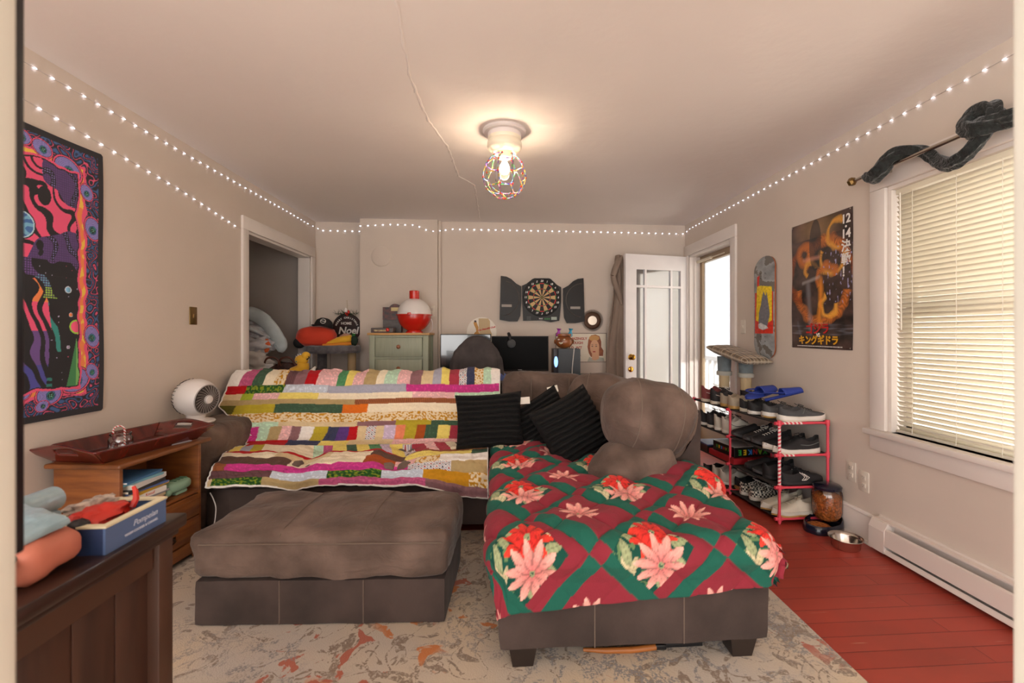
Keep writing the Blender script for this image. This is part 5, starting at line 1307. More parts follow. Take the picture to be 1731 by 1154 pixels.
def onns(x, y, z): p = ns_.matrix_basis @ Vector((x, y, z)); return tuple(p)
NR = R_(-6)
# books in the cubby
bk = [('#d8342a', .012, -.06, 0), ('#3f8fbf', .014, -.02, 4), ('#c23a44', .012, -.045, -3), ('#e0cfa4', .016, -.03, 6), ('#9a9aa2', .010, .005, 2), ('#efe9e2', .024, -.03, -4), ('#c9a23a', .012, .01, 5), ('#5a6fa8', .008, .0, -6), ('#3a3a3a', .014, -.035, 3), ('#e8e6e4', .022, -.02, 8), ('#7fb4c4', .010, -.06, -5), ('#4f7fae', .010, -.07, 6)]
bkl = ['red book at the very bottom of the cubby stack', 'light blue book second from the bottom of the cubby stack', 'thin crimson book third from the bottom of the cubby stack', 'cream paperback fourth from the bottom of the cubby stack', 'grey thin book with its end sticking out of the cubby stack', 'thick white book with red lettering on its spine in the stack', 'mustard yellow book in the upper half of the cubby stack', 'slim slate blue book above the mustard yellow one', 'black book in the upper half of the cubby stack', 'thick white book near the top of the cubby stack', 'pale teal magazine second from the top of the cubby stack', 'blue magazine on top of the cubby stack']
pagem = mat('book_pages', '#e9e2d2', .8)
z = .359
for i, ((c_, h_, dy, rr), lb) in enumerate(zip(bk, bkl)):
    cm = mat('cover_'+c_[1:], c_, .45)
    b_ = thing('book', lb, 'book', onns(-.095, -.085+dy*.5, z), NR+R_(rr), 'books stacked in the nightstand cubby')
    M().box((-.10, -.10, .0), (.10, .10, .0016)).box((-.10, -.105, h_-.0018), (.10, .105, h_-.0002)).box((.0985, -.105, .0016), (.10, .105, h_-.0018)).build('cover', cm, b_, smooth=0)
    M().box((-.097, -.102, .0018), (.098, .102, h_-.002)).build('pages', pagem, b_, smooth=0)
    if i == 5: M().text('Knoof', .018, TR(.1005, .02, h_/2) @ Matrix(((0,0,1,0),(1,0,0,0),(0,1,0,0),(0,0,0,1))), ext=.0003).build('spine_lettering', mat('book_red', '#c8372c', .5), b_, smooth=0)
    z += h_+.0005
mint = mat('mint_plastic', '#8fb59c', .4); mintd = mat('mint_dark_recess', '#5f8a70', .5)
gt = thing('toy_gadget', 'rounded mint green plastic toy with four ribs in the nightstand cubby', 'toy', onns(-.045, .125, .359), NR+R_(90))
mm = M(); mm.ell((0, 0, .045), (.075, .038, .030), 30, 16, p=.7); mm.build('toy_body', mint, gt); M().box((-.03, -.025, 0), (.045, .025, .02), r=.008).build('toy_foot', mint, gt)
for x in (-.075, -.085): pass
for x, y in ((-.085, .016), (-.075, -.02)): M().ell((x, y, .028), (.02, .014, .016), 14, 10).build('toy_knob', mint, gt)
for k in range(4): M().box((-.03+.022*k, -.02, .066), (-.018+.022*k, .02, .078), r=.004).build('rib', mintd, gt)
cards = thing('pen_set', 'small silver and black flat case lying on the nightstand top edge', 'case', onns(-.02, .12, NH+.0225), NR+R_(75))
M().box((-.05, -.014, 0), (.05, .014, .006), r=.002).build('case_body', mat('silver_case', '#b9b6bd', .3, metal=.5), cards); M().box((-.045, .016, 0), (.06, .04, .004), r=.001).build('black_sleeve', mat('black_sleeve', '#17161a', .5), cards)
# serving tray with flared sides
mah = mat('mahogany_lacquer', '#6e221a', .22, col2='#4a1712', vscale=4, stretch=(1, 6, 1), coat=.6)
tr = thing('serving_tray', 'dark mahogany serving tray with cut-out handles on the nightstand', 'tray', onns(-.165, -.0, NH+.0225), NR+R_(-6))
bw, bl_ = .13, .235; tw, tl_ = .175, .305; th_ = .065
def wall4(p, q, P, Q, rise=0, hole=False):
    """sloping side between bottom edge pq and top edge PQ; ends may rise and carry a handle hole"""
    p, q, P, Q = map(Vector, (p, q, P, Q)); N_, M_ = 48, 10; v = []; f = []
    for j in range(M_+1):
        for i in range(N_+1):
            u, w = i/N_, j/M_; t = P.lerp(Q, u)+Vector((0, 0, rise*max(0, math.sin(u*PI))**1.5)); v.append(p.lerp(q, u).lerp(t, w))
    for j in range(M_):
        for i in range(N_):
            u, w = (i+.5)/N_, (j+.5)/M_
            if hole and ((u-.5)/.17)**4+((w-.62)/.16)**4 < 1: continue
            f.append((j*(N_+1)+i, j*(N_+1)+i+1, (j+1)*(N_+1)+i+1, (j+1)*(N_+1)+i))
    return v, f
mm = M(); mm.box((-bw, -bl_, 0), (bw, bl_, .006))
mm.add(*wall4((-bw, -bl_, .003), (bw, -bl_, .003), (-tw, -tl_, th_), (tw, -tl_, th_), .025, True))
mm.add(*wall4((-bw, bl_, .003), (bw, bl_, .003), (-tw, tl_, th_), (tw, tl_, th_), .025, True))
mm.add(*wall4((-bw, -bl_, .003), (-bw, bl_, .003), (-tw, -tl_, th_), (-tw, tl_, th_)))
mm.add(*wall4((bw, -bl_, .003), (bw, bl_, .003), (tw, -tl_, th_), (tw, tl_, th_)))
o = mm.build('tray_body', mah, tr, smooth=30); q = o.modifiers.new('t', 'SOLIDIFY'); q.thickness = .007; q.offset = 0
def ontray(x, y, z): p = tr.matrix_basis @ Vector((x, y, z)); return tuple(p)
jr = thing('glass_jar', 'small ribbed clear glass jar standing in the serving tray', 'jar', ontray(.02, -.07, .0095))
mm = M(); mm.lathe([(0, .002), (.040, .002), (.045, .01), (.046, .055), (.040, .068), (.037, .073), (.041, .077), (.041, .084), (.037, .084)], n=40)
v = [(x*(1+.02*math.cos(16*math.atan2(y, x))*(1 if .01 < z < .06 else 0)), y*(1+.02*math.cos(16*math.atan2(y, x))*(1 if .01 < z < .06 else 0)), z) for x, y, z in mm.v]; mm.v = v
mm.build('jar_glass', glassmat('jar_glass', (.96, .97, .97), .03, refl=.35), jr)
def cane_mat():
    m = bpy.data.materials.new('candy_cane_stripes'); m.use_nodes = True; nt = m.node_tree; b = nt.nodes['Principled BSDF']
    tc = nt.nodes.new('ShaderNodeTexCoord'); w = nt.nodes.new('ShaderNodeTexWave'); w.bands_direction = 'DIAGONAL'; w.inputs['Scale'].default_value = 45
    r = nt.nodes.new('ShaderNodeValToRGB'); r.color_ramp.interpolation = 'CONSTANT'; r.color_ramp.elements[0].color = (.55, .03, .03, 1); r.color_ramp.elements[1].color = (.85, .78, .74, 1); r.color_ramp.elements[1].position = .42
    nt.links.new(tc.outputs['Object'], w.inputs['Vector']); nt.links.new(w.outputs[0], r.inputs[0]); nt.links.new(r.outputs[0], b.inputs['Base Color']); b.inputs['Roughness'].default_value = .25; return m
o = M().tube([(.015, 0, .012), (.014, .0, .06), (.014, 0, .095)]+[(.014-.02+.02*math.cos(t), 0, .098+.02*math.sin(t)) for t in [k*PI/8 for k in range(9)]]+[(-.026, 0, .085)], .0038, 10).build('candy_cane', cane_mat(), loc=ontray(.02, -.07, .0095), rot=(0, 0, R_(40)))
tag(o, 'red and white candy cane hooked inside the glass jar', 'candy cane')
# ---------------------------------------------------------------- fan on the sofa arm
fw = mat('white_fan_plastic', '#e8e2de', .35); fg = mat('fan_grille_dark', '#4a4240', .5); fgl = mat('fan_grille_ring', '#a59c98', .4)
fn_ = thing('desk_fan', 'white globe-shaped desk fan on the sofa arm against the left wall', 'fan', (-1.86, 2.93, .636))
mm = M(); mm.lathe([(0, 0), (.098, 0), (.103, .008), (.098, .015), (.06, .02), (.055, .03)], n=40); mm.build('fan_base', fw, fn_)
mm = M(); mm.lathe([(.05, .018), (.052, .075), (.04, .09)], n=32); mm.build('fan_neck', fw, fn_)
FT = TR(0, 0, .155) @ RZ(R_(76)) @ Matrix.Rotation(R_(6), 4, 'X') @ Matrix.Scale(1.18, 4)
mm = M(); P_ = []
for i in range(25):
    a = R_(-62)+R_(62+150)*i/24; P_.append((.097*math.cos(a), .097*math.sin(a)))
prof2 = [(.0, .082), (.05, .079), (.078, .062), (.092, .035), (.098, .0), (.095, -.03), (.086, -.052), (.074, -.068)]
TT = FT @ Matrix.Rotation(-PI/2, 4, 'X')    # lathe axis z -> world +y, flipped so front looks at the viewer
TT = FT @ Matrix.Rotation(PI/2, 4, 'X')
mm.lathe([(r, -z_) for r, z_ in prof2], n=44, T=TT); hd_ = mm.build('fan_head', fw, fn_)
mm = M(); mm.lathe([(.074, .066), (.06, .060), (.0, .055)], n=40, T=TT); mm.build('grille_back', fg, fn_)
mm = M()
for k in range(26):
    a = 2*PI*k/26; mm.tube([TT @ Vector((r*math.cos(a+q_), r*math.sin(a+q_), .082-.2*(r-.0)**2*10*.35)) for r, q_ in ((.022, 0), (.038, .22), (.055, .38), (.073, .5))], .0014, 5)
mm.lathe([(.0765, .068), (.074, .073), (.0715, .068)], n=40, T=TT); mm.build('grille_blades', fgl, fn_)
mm = M(); mm.lathe([(0, .088), (.018, .087), (.023, .08), (.023, .074)], n=24, T=TT); mm.build('grille_hub', fw, fn_)
mm = M()
for k in range(30):
    a = 2*PI*k/30; mm.tube([TT @ Vector((r*math.cos(a), r*math.sin(a), z_)) for r, z_ in ((.0945, -.035), (.0805, -.062))], .0022, 5)
mm.build('rear_vents', fg, hd_)
# white cable behind the nightstand
o = M().tube(cat([(-1.60, 2.64, .30), (-1.57, 2.62, .27), (-1.545, 2.60, .22), (-1.56, 2.60, .12), (-1.60, 2.60, .03), (-1.63, 2.62, .02)], 5), .003, 8).build('white_cable', mat('white_cable', '#dcd6d2', .5))
tag(o, 'thin white cable hanging between the nightstand and the sofa', 'cable')
# ---------------------------------------------------------------- dark console in the left foreground
esp = mat('espresso_veneer', '#38241c', .33, col2='#291a15', vscale=4, stretch=(6, 1, 1), coat=.25); espb = mat('brown_beadboard', '#4b3023', .5, col2='#3a241b', vscale=5, stretch=(1, 5, .6))
ct = thing('console_cabinet', 'dark espresso wooden console cabinet cut off by the left door jamb', 'cabinet', (-.745, 1.145, 0))
mm = M(); mm.box((-.42, -.70, .73), (.0, .0, .76), r=.006); mm.box((-.41, -.69, .715), (-.012, -.012, .73), r=.003); mm.build('top', esp, ct)
mm = M(); mm.box((-.07, -.065, 0), (-.02, -.02, .715), r=.003); mm.box((-.40, -.065, 0), (-.35, -.02, .715), r=.003); mm.box((-.07, -.68, 0), (-.02, -.635, .715), r=.003); mm.box((-.40, -.68, 0), (-.35, -.635, .715), r=.003)
mm.box((-.065, -.63, .66), (-.03, -.07, .715)); mm.build('frame', mat('brown_stained_wood', '#4a3124', .45, var=.12, vscale=6), ct, smooth=30)
mm = M()
y = -.63
while y < -.115: mm.box((-.065, y, .03), (-.045, y+.094, .66), r=.004); y += .096
mm.build('side_panel', espb, ct, smooth=30)
M().box((-.39, -.62, .02), (-.08, -.07, .70)).build('inner_case', mat('dark_interior', '#17110f', .8), ct, smooth=0)
CT = lambda x, y, z=.7605: (-.745+x, 1.145+y, z)
navb = mat('slate_blue_box', '#52688f', .5, var=.04); crb = mat('cream_box_rim', '#d9cfae', .5); navd = mat('dark_blue_box_end', '#27375a', .5)
bx_ = thing('gift_box_tray', 'open slate blue gift box with cream rim and white lettering on the dark console', 'box', CT(-.012, -.215), 0)
mm = M(); X_, Y_, Hh = -.135, .16, .052
mm.box((-.005, 0, 0), (0, Y_, Hh)); mm.box((X_, 0, 0), (X_+.005, Y_, Hh)); mm.box((X_+.005, Y_-.005, 0), (-.005, Y_, Hh)); mm.box((X_+.005, .005, 0), (-.005, Y_-.005, .003)); mm.build('box_wall', navb, bx_, smooth=0)
M().box((X_+.005, 0, 0), (-.005, .005, Hh)).build('box_end', navd, bx_, smooth=0)
M().box((X_-.002, -.002, Hh), (.002, .012, Hh+.004)).box((X_-.002, Y_-.012, Hh), (.002, Y_+.002, Hh+.004)).box((-.012, .012, Hh), (.002, Y_-.012, Hh+.004)).box((X_-.002, .012, Hh), (X_+.012, Y_-.012, Hh+.004)).build('box_rim', crb, bx_, smooth=0)
TX = Matrix(((0,0,1,0),(1,0,0,0),(0,1,0,0),(0,0,0,1)))      # text on a face looking towards +X
mm = M(); mm.text('Pompeian', .017, TR(.0004, .10, .033) @ TX, ext=.0003, shear=.3).text('WARM COOKIES & CARAMEL', .0068, TR(.0004, .09, .017) @ TX, ext=.0003, bold=.0002); mm.build('lettering', mat('pale_print', '#c3cbdc', .5), bx_, smooth=0)
redf = mat('red_vinyl', '#c22a1c', .4)
o = thing('red_pouch', 'crumpled red and black pouch lying in the blue gift box', 'pouch', CT(-.085, -.14, .79))
mm = M(); mm.ell((0, 0, .018), (.038, .06, .022), 28, 16, nz=.35, ns=2.5, seed=3); mm.build('pouch_body', redf, o); mm = M(); mm.tube([(.03, .045, .02), (.035, .05, .035), (.03, .055, .05), (.022, .06, .058)], [.007, .006, .005, .004], 8); mm.build('pouch_strap', redf, o)
mm = M(); mm.ell((.012, -.062, .022), (.018, .018, .014), 16, 10, nz=.2); mm.build('pouch_cap', mat('black_rubber', '#18151a', .4), o)
o = thing('crumpled_wrapper', 'crumpled white and beige paper wrapper in the far left of the gift box', 'wrapper', CT(-.135, -.10, .80)); mm = M(); mm.ell((0, 0, .01), (.03, .055, .02), 30, 18, nz=.6, ns=3, seed=9); mm.build('paper', mat('wrapper_paper', '#d8c9ba', .6, col2='#8d817a', vscale=40), o)
salm = mat('salmon_leatherette', '#c0705a', .55, var=.06)
o = thing('salmon_bag', 'salmon pink soft bag slumped beside the blue gift box', 'bag', CT(-.085, -.285)); mm = M(); softbox(mm, (-.07, -.055, 0), (.055, .055, .072), .028, .012, 9, seed=4); mm.build('bag_body', salm, o)
bluc = mat('pale_blue_satin', '#9fb4bb', .3, col2='#7f98a0', vscale=9, bump=.5, bscale=30, bdist=.01, coat=.3)
o = thing('folded_pouch', 'shiny pale blue folded pouch lying on top of the salmon bag', 'pouch', CT(-.105, -.285, .834), rot=(R_(8), R_(5), R_(-14)))
mm = M(); softbox(mm, (-.085, -.06, 0), (.06, .05, .022), .01, .008, 12, seed=7); mm.build('pouch_body', bluc, o)
o = thing('blue_roll', 'rolled pale blue cloth at the left end behind the folded pouch', 'cloth roll', CT(-.165, -.20, .761)); M().cyl((0, -.03, .09), (.0, .05, .09), .024, n=20).box((-.02, -.03, 0), (.02, .05, .07), r=.01).build('roll', bluc, o)
o = thing('glass_dish', 'clear glass dish in the near corner of the dark console', 'dish', CT(-.085, -.415)); mm = M(); mm.lathe([(0, .003), (.045, .003), (.06, .02), (.072, .05), (.074, .052), (.070, .05), (.056, .02), (.04, .008), (0, .007)], n=40); mm.build('dish_glass', glassmat('dish_glass', (.93, .94, .93), .04, refl=.4), o)
o = thing('black_sunglasses', 'folded grey-black sunglasses resting on the glass dish rim', 'sunglasses', CT(-.10, -.375, .815), rot=(R_(18), R_(10), R_(20)))
blkp = mat('smoky_plastic', '#2a2c2e', .25)
for sx in (-1, 1):
    mm = M(); mm.lathe([(0, 0), (.026, 0), (.028, .003), (.026, .005), (0, .004)], n=20, sx=1, sy=.8, T=TR(sx*.032, 0, 0)); mm.build('lens', blkp, o)
    M().tube([(sx*.06, 0, .002), (sx*.05, .05, .004), (sx*-.02, .065, .005)], .0028, 6).build('temple', blkp, o)
M().tube([(-.01, .004, .003), (0, .008, .004), (.01, .004, .003)], .003, 6).build('bridge', blkp, o)
o = thing('wooden_block', 'small pale wooden stick by the glass dish at the left edge', 'stick', CT(-.155, -.42, .7605), R_(15)); M().box((-.012, -.03, 0), (.012, .03, .045), r=.005).build('block', mat('pale_wood', '#c7a884', .6), o)
# dark framed panel edge seen beside the jamb
o = thing('wall_mirror', 'tall dark narrow mirror frame seen edge-on beside the left door jamb', 'mirror', (-.515, .50, 0))
mm = M(); mm.box((-.018, -.012, .96), (.018, .013, 2.3), r=.003); mm.build('frame', mat('black_frame', '#14141a', .35), o); M().box((-.014, -.0135, 1.0), (.010, -.0122, 2.26)).build('mirror_glass', mat('mirror', '#8f9aa0', .05, metal=1), o, smooth=0)
# ---------------------------------------------------------------- green dresser
sage = mat('sage_green_paint', '#a6ab94', .5, var=.06, vscale=5, stretch=(8, 1, 1)); pine = mat('pine_top', '#cf9f62', .45, var=.1, vscale=4, stretch=(1, 6, 1)); knobm = mat('turned_wood_knob', '#9a5a30', .35)
gd = thing('dresser', 'tall sage green dresser with pine top and wooden knobs at the back wall', 'dresser', (-.99, 4.60, 0))
mm = M(); mm.box((-.27, .02, .04), (.27, .33, 1.165), r=.004); mm.box((-.29, 0, 0), (-.235, .05, 1.165), r=.004); mm.box((.235, 0, 0), (.29, .05, 1.165), r=.004); mm.box((-.235, .003, .04), (.235, .03, .08)); mm.box((-.29, .29, 0), (-.235, .335, 1.165)); mm.box((.235, .29, 0), (.29, .335, 1.165))
for z in (.285, .50, .715, .93, 1.145): mm.box((-.235, .004, z), (.235, .03, z+.018))
mm.build('carcass', sage, gd, smooth=30)
M().box((-.305, -.02, 1.165), (.305, .335, 1.187), r=.005).build('top', pine, gd)
for z in (.09, .305, .52, .735, .95):
    d_ = M().box((-.228, -.004, z), (.228, .02, z+.190), r=.003).build('drawer', sage, gd)
    M().lathe([(0, .034), (.014, .032), (.02, .024), (.016, .014), (.008, .008), (.008, 0)], n=20, T=TR(0, -.004, z+.10) @ Matrix.Rotation(PI/2, 4, 'X')).build('knob', knobm, d_)
# red and white bobber
redg = mat('glossy_red_plastic', '#cf2418', .25, coat=.4); whg = mat('glossy_white_plastic', '#ece6e2', .3, coat=.3)
bb = thing('fishing_bobber', 'giant red and white fishing bobber standing on the green dresser', 'bobber', (-.86, 4.72, 1.188))
R0 = .168; mm = M(); mm.lathe([(.085, 0), (.085, .012), (.07, .02)]+[(R0*math.cos(R_(a)), .175+R0*math.sin(R_(a))*.98) for a in range(-65, 1, 5)]+[(R0+.014, .175), (R0+.014, .186), (R0, .186)], n=56); mm.build('bowl_half', redg, bb)
mm = M(); mm.lathe([(R0*math.cos(R_(a)), .188+R0*.98*math.sin(R_(a))) for a in range(0, 76, 5)]+[(.042, .352)], n=56); mm.build('dome_half', whg, bb)
M().lathe([(.048, .345), (.05, .352), (.05, .425), (.044, .43), (0, .43)], n=36).build('button', redg, bb)
M().box((-.035, -R0-.022, .176), (.0, -R0-.006, .20), r=.003).build('latch', redg, bb)
M().tube(cat([(.15, .02, .17), (.175, .05, .10), (.165, .08, .03), (.14, .08, .01)], 5), .006, 8).build('power_cord', mat('white_cable', '#dcd6d2'), bb)
# sign boxes
dkp = mat('dark_printed_card', '#2a2224', .4, col2='#6b3028', vscale=30); dkg = mat('grey_moulding', '#5c5654', .5, var=.15, vscale=30); cre = mat('cream_lettering', '#d8c48c', .5)
o = thing('boxed_toy', 'dark printed box standing behind the bobber on the green dresser', 'boxed toy', (-1.12, 4.80, 1.188))
M().box((-.075, .0, .0), (.11, .06, .14)).build('stand', dkg, o, smooth=0)
mm = M(); mm.box((-.075, -.01, .135), (.10, .05, .265)); mm.cyl((.05, -.012, .235), (.05, .048, .235), .065, n=28); mm.build('box', dkp, o, smooth=30); M().text('CARS', .045, TR(.045, -.0135, .245) @ TF, bold=.001).build('lettering', cre, o, smooth=0) if 0 else M().box((.01, -.014, .225), (.09, -.0125, .262), r=.0005).build('badge', cre, o)
o = thing('boxed_toy', 'flat dark box with cream lettering lying at the left end of the green dresser', 'boxed toy', (-1.17, 4.62, 1.188))
M().box((-.10, .0, .0), (.12, .12, .05), r=.008).build('box', dkg, o); M().box((-.085, -.0015, .008), (.085, .001, .034)).build('front_print', dkp, o, smooth=0); M().text('TEN CARATS', .020, TR(-.01, -.003, .021) @ TF, bold=.001).build('lettering', cre, o, smooth=0); M().ell((.065, -.004, .03), (.018, .008, .018), 14, 8).build('red_badge', redg, o)
# ---------------------------------------------------------------- desk, monitors, headphones
deskm = mat('dark_desk', '#3a2f2a', .5); blk_ = mat('black_plastic', '#0e0e10', .4); scr = mat('black_screen', '#07070a', .25)
dk = thing('computer_desk', 'dark computer desk behind the sofa carrying two monitors', 'desk', (.10, 4.45, 0))
M().box((-.745, -.12, .72), (.88, .50, .745), r=.004).build('top', deskm, dk)
for x in (-.72, .82):
    for y in (-.08, .44): M().box((x, y, 0), (x+.04, y+.04, .72)).build('leg', deskm, dk, smooth=0)
def monitor(label, x, y, w, h, z, rz):
    t = thing('computer_monitor', label, 'monitor', (x, y, .746), rz)
    M().box((-w/2, 0, z-.746), (w/2, .035, z-.746+h), r=.004).build('bezel', blk_, t); M().box((-w/2+.008, -.0015, z-.746+.018), (w/2-.008, .0, z-.746+h-.008)).build('screen', scr, t, smooth=0)
    mm = M(); mm.cyl((0, .03, .0), (0, .03, z-.746+.08), .015, n=12); mm.box((-.12, -.06, 0), (.12, .10, .01), r=.004); mm.build('stand', blk_, t); return t
scr = mat('glossy_screen', '#191b1a', .12, metal=.0, coat=1)
scr.node_tree.nodes['Principled BSDF'].inputs['IOR'].default_value = 1.9
mL = monitor('left monitor reflecting the pale wall behind the draped chair', -.33, 4.60, .505, .35, .825, 0)
scr = mat('matte_screen', '#040405', .5); scr.node_tree.nodes['Principled BSDF'].inputs['Specular IOR Level'].default_value = .12
mR = monitor('right black monitor with headphones hung at its top edge', .215, 4.60, .58, .355, .80, R_(-1))
M().box((-.02, -.003, .065), (.02, -.002, .072)).build('maker_badge', mat('silver_badge', '#b8b6b4', .3), mR, smooth=0)
hp = thing('headphones', 'black headphones hanging over the top of the right monitor', 'headphones', (.115, 4.575, 1.08))
padm = mat('grey_ear_pad', '#4a4c4e', .6)
for y, s_ in ((-.03, 1), (.085, -1)):
    M().lathe([(0, .014), (.03, .012), (.042, .004), (.044, -.006), (.03, -.014), (0, -.014)], n=28, T=TR(.012, y, .0) @ Matrix.Rotation(PI/2, 4, 'X')).build('ear_cup', padm, hp)
M().tube(cat([(.0, -.03, .03), (-.008, -.03, .07), (-.016, 0, .098), (-.016, .03, .105), (-.012, .06, .098), (0, .085, .07), (.005, .085, .03)], 5), .009, 10, flat=1.6).build('headband', blk_, hp)
# draped chair
jk = mat('charcoal_jacket_cloth', '#4d4645', .85, col2='#3a3434', vscale=8, bump=.3, bscale=150); jb = mat('blue_shirt_cloth', '#5f6fa8', .85, var=.15, vscale=20)
ch = thing('office_chair', 'office chair facing the desk, its back covered by jackets', 'chair', (-.195, 4.12, 0))
mm = M(); softbox(mm, (-.17, -.03, .60), (.17, .05, 1.02), .035, .004); mm.build('backrest', blk_, ch)
mm = M(); softbox(mm, (-.24, .03, .45), (.24, .48, .53), .03, .004); mm.build('seat', blk_, ch)
mm = M(); mm.cyl((0, .25, .08), (0, .25, .46), .025, n=14)
for k in range(5): a = 2*PI*k/5; mm.tube([(0, .25, .09), (.27*math.cos(a), .25+.27*math.sin(a), .05)], [.02, .014], 8); mm.ell((.27*math.cos(a), .25+.27*math.sin(a), .025), (.02, .02, .025), 10, 8)
mm.build('base', blk_, ch)
def jacket(w_top, w_bot, z_top, z_bot, dy, m, name, label, seed, xo=0):
    def fn(u, v):
        a = PI*(u-.5)*.96; k = (1-v)
        w = w_top+(w_bot-w_top)*k**.7
        f = 1+.10*math.sin(u*34+seed)*k+.05*math.sin(u*61+seed*2)*k
        x = w*math.sin(a)*f; y = -dy*math.cos(a)*f-.02
        dome = math.sqrt(max(0, 1-(math.sin(a)*.93)**2)) if v > .8 else 1
        z = z_bot+(z_top-z_bot)*(v if v < .8 else .8+.2*(1-((1-v)/.2)**2)*1)
        sh = max(0, v-.55)/.45
        x *= 1-.22*sh**3; z -= .14*sh**1.2*abs(math.sin(a))**2.5; y *= (1-.75*sh**4)
        return (xo+x+.008*noise.noise(Vector((u*6, v*5, seed))), y, z)
    mm = M(); mm.grid(fn, 90, 50); o = mm.build(name, m, smooth=180, loc=(-.195, 4.12, 0)); q = o.modifiers.new('t', 'SOLIDIFY'); q.thickness = .006; tag(o, label, 'jacket'); return o
jacket(.20, .26, 1.165, .62, .10, jk, 'draped_jacket', 'charcoal jacket draped over the top of the office chair back', 2)
jacket(.22, .30, .95, .60, .07, jb, 'draped_shirt', 'blue shirt showing at both sides beneath the charcoal jacket', 5, .02)
# ---------------------------------------------------------------- speaker, head planter, figurines
spk = mat('slate_speaker_box', '#4c5258', .6); sp = thing('speaker', 'grey box speaker with a glowing blue cone beside the right monitor', 'speaker', (.69, 4.62, .746))
M().box((-.09, -.06, 0), (.135, .14, .28), r=.004).build('cabinet', spk, sp); M().box((-.137, -.05, 0), (-.091, .14, .28), r=.004).build('front_baffle', mat('dark_baffle', '#2c2a33', .4), sp)
M().ell((-.113, -.052, .15), (.020, .004, .055), 24, 12).build('lit_cone', mat('blue_glow', '#7fb0ff', emit=1.2), sp)
headm = mat('carved_brown_ceramic', '#a8622f', .35, col2='#6f3c1c', vscale=14, coat=.3)
hp_ = thing('carved_head_planter', 'brown carved head-shaped pot with a toothy grin on the speaker', 'planter', (.675, 4.68, 1.027), R_(-10))
mm = M(); mm.ell((0, 0, .068), (.088, .075, .068), 36, 22, p=.9); mm.lathe([(.06, .12), (.074, .13), (.072, .15), (.06, .15)], n=32, sx=1.05); mm.build('head', headm, hp_)
cw = mat('ivory_teeth', '#e8e0cc', .4); M().tube([(-.05, -.062, .062), (-.03, -.070, .052), (-.01, -.072, .06)], [.005, .010, .006], 8).build('teeth', cw, hp_)
for x in (-.052, .005): M().ell((x, -.062 if x < 0 else -.068, .092), (.012, .006, .008), 12, 8).build('eye', cw, hp_)
M().ell((-.026, -.078, .078), (.012, .012, .012), 12, 8).build('nose', headm, hp_)
for x in (-.092, .092): M().ell((x, 0, .07), (.012, .02, .024), 12, 8).build('ear', headm, hp_)
for nm_, x, c_, w_ in (('purple', -.062, '#a83aa8', 'left'), ('turquoise', .062, '#2f9bc0', 'right')):
    o = thing('small_vase', nm_+' flared figurine cup standing on the '+w_+' side of the carved head', 'figurine', (.675+x, 4.675, 1.15))
    M().lathe([(.018, .0), (.026, .008), (.022, .03), (.013, .055), (.015, .068), (.026, .078), (.022, .082), (.0, .078)], n=24, T=Matrix.Rotation(R_(6), 4, 'Y')).build('cup', mat('glaze_'+nm_, c_, .2, coat=.6), o)
o = M().tube(cat([(.79, 4.63, 1.04), (.765, 4.575, 1.045), (.755, 4.545, 1.0), (.74, 4.54, .86), (.735, 4.54, .76)], 5), .0045, 8).build('white_cable', mat('white_cable', '#dcd6d2')); tag(o, 'white cable hanging down the front of the grey speaker', 'cable')
# ---------------------------------------------------------------- wall decorations at the back
BY = YB
tin = mat('cream_enamel_tin', '#efe5d2', .5, var=.04, vscale=6); tined = mat('rusty_tin_edge', '#5f4334', .6); redl = mat('brick_red_lettering', '#b8432f', .5)
ts = thing('tin_sign', 'cream tin sign with red capitals and a portrait of a woman', 'sign', (.915, BY-.004, .86))
M().box((-.285, -.002, 0), (.285, .002, .325), r=.001).build('sign_edge', tined, ts); M().box((-.279, -.004, .006), (.279, -.002, .319)).build('sign_face', tin, ts, smooth=0)
mm = M()
for t_, x_, z_ in (('AMAZINGLY', -.06, .262), ('ENOUGH', -.08, .215), ("I DON'T", -.08, .162), ('GIVE', -.09, .11), ('A SHIT', -.08, .062)): mm.text(t_, .038, TR(x_+.018, -.0055, z_) @ TF, bold=.0012)
mm.build('lettering', redl, ts, smooth=0)
sk1 = mat('printed_skin', '#e0ab84', .5); hr1 = mat('printed_auburn_hair', '#9a5530', .5, var=.2, vscale=30); bl1 = mat('printed_blonde_hair', '#d09a58', .5)
def flat(nm_, m, poly, off, par):
    mm = M(); mm.add([(x, -.004-off, z) for x, z in poly], [tuple(range(len(poly)))]); return mm.build(nm_, m, par, smooth=0)
def ovl(cx, cz, rx, rz_, n=26, a0=0, a1=2*PI): return [(cx+rx*math.cos(a0+(a1-a0)*k/n), cz+rz_*math.sin(a0+(a1-a0)*k/n)) for k in range(n)]
flat('portrait_hair', hr1, [(.085, .10), (.07, .17), (.08, .25), (.11, .30), (.16, .31), (.205, .29), (.225, .23), (.225, .17), (.25, .13), (.245, .07), (.20, .07), (.15, .06), (.11, .06)], .0008, ts)
flat('portrait_hair', bl1, ovl(.145, .268, .058, .033), .0012, ts)
flat('portrait_shoulders', mat('printed_grey_collar', '#b9b8a8', .5), [(.07, .01), (.09, .06), (.14, .04), (.19, .06), (.25, .05), (.26, .01)], .001, ts)
flat('portrait_neck', sk1, [(.12, .03), (.12, .11), (.20, .13), (.20, .04), (.16, .02)], .0014, ts); flat('portrait_face', sk1, ovl(.15, .165, .052, .085), .0018, ts)
flat('portrait_lips', redl, ovl(.145, .118, .017, .007, 14), .0024, ts)
dke = mat('printed_dark_eye', '#4a3c34', .5)
for x in (.124, .168): flat('portrait_eye', dke, ovl(x, .178, .011, .0045, 12), .0024, ts); flat('portrait_brow', dke, ovl(x, .197, .014, .002, 10), .0024, ts)
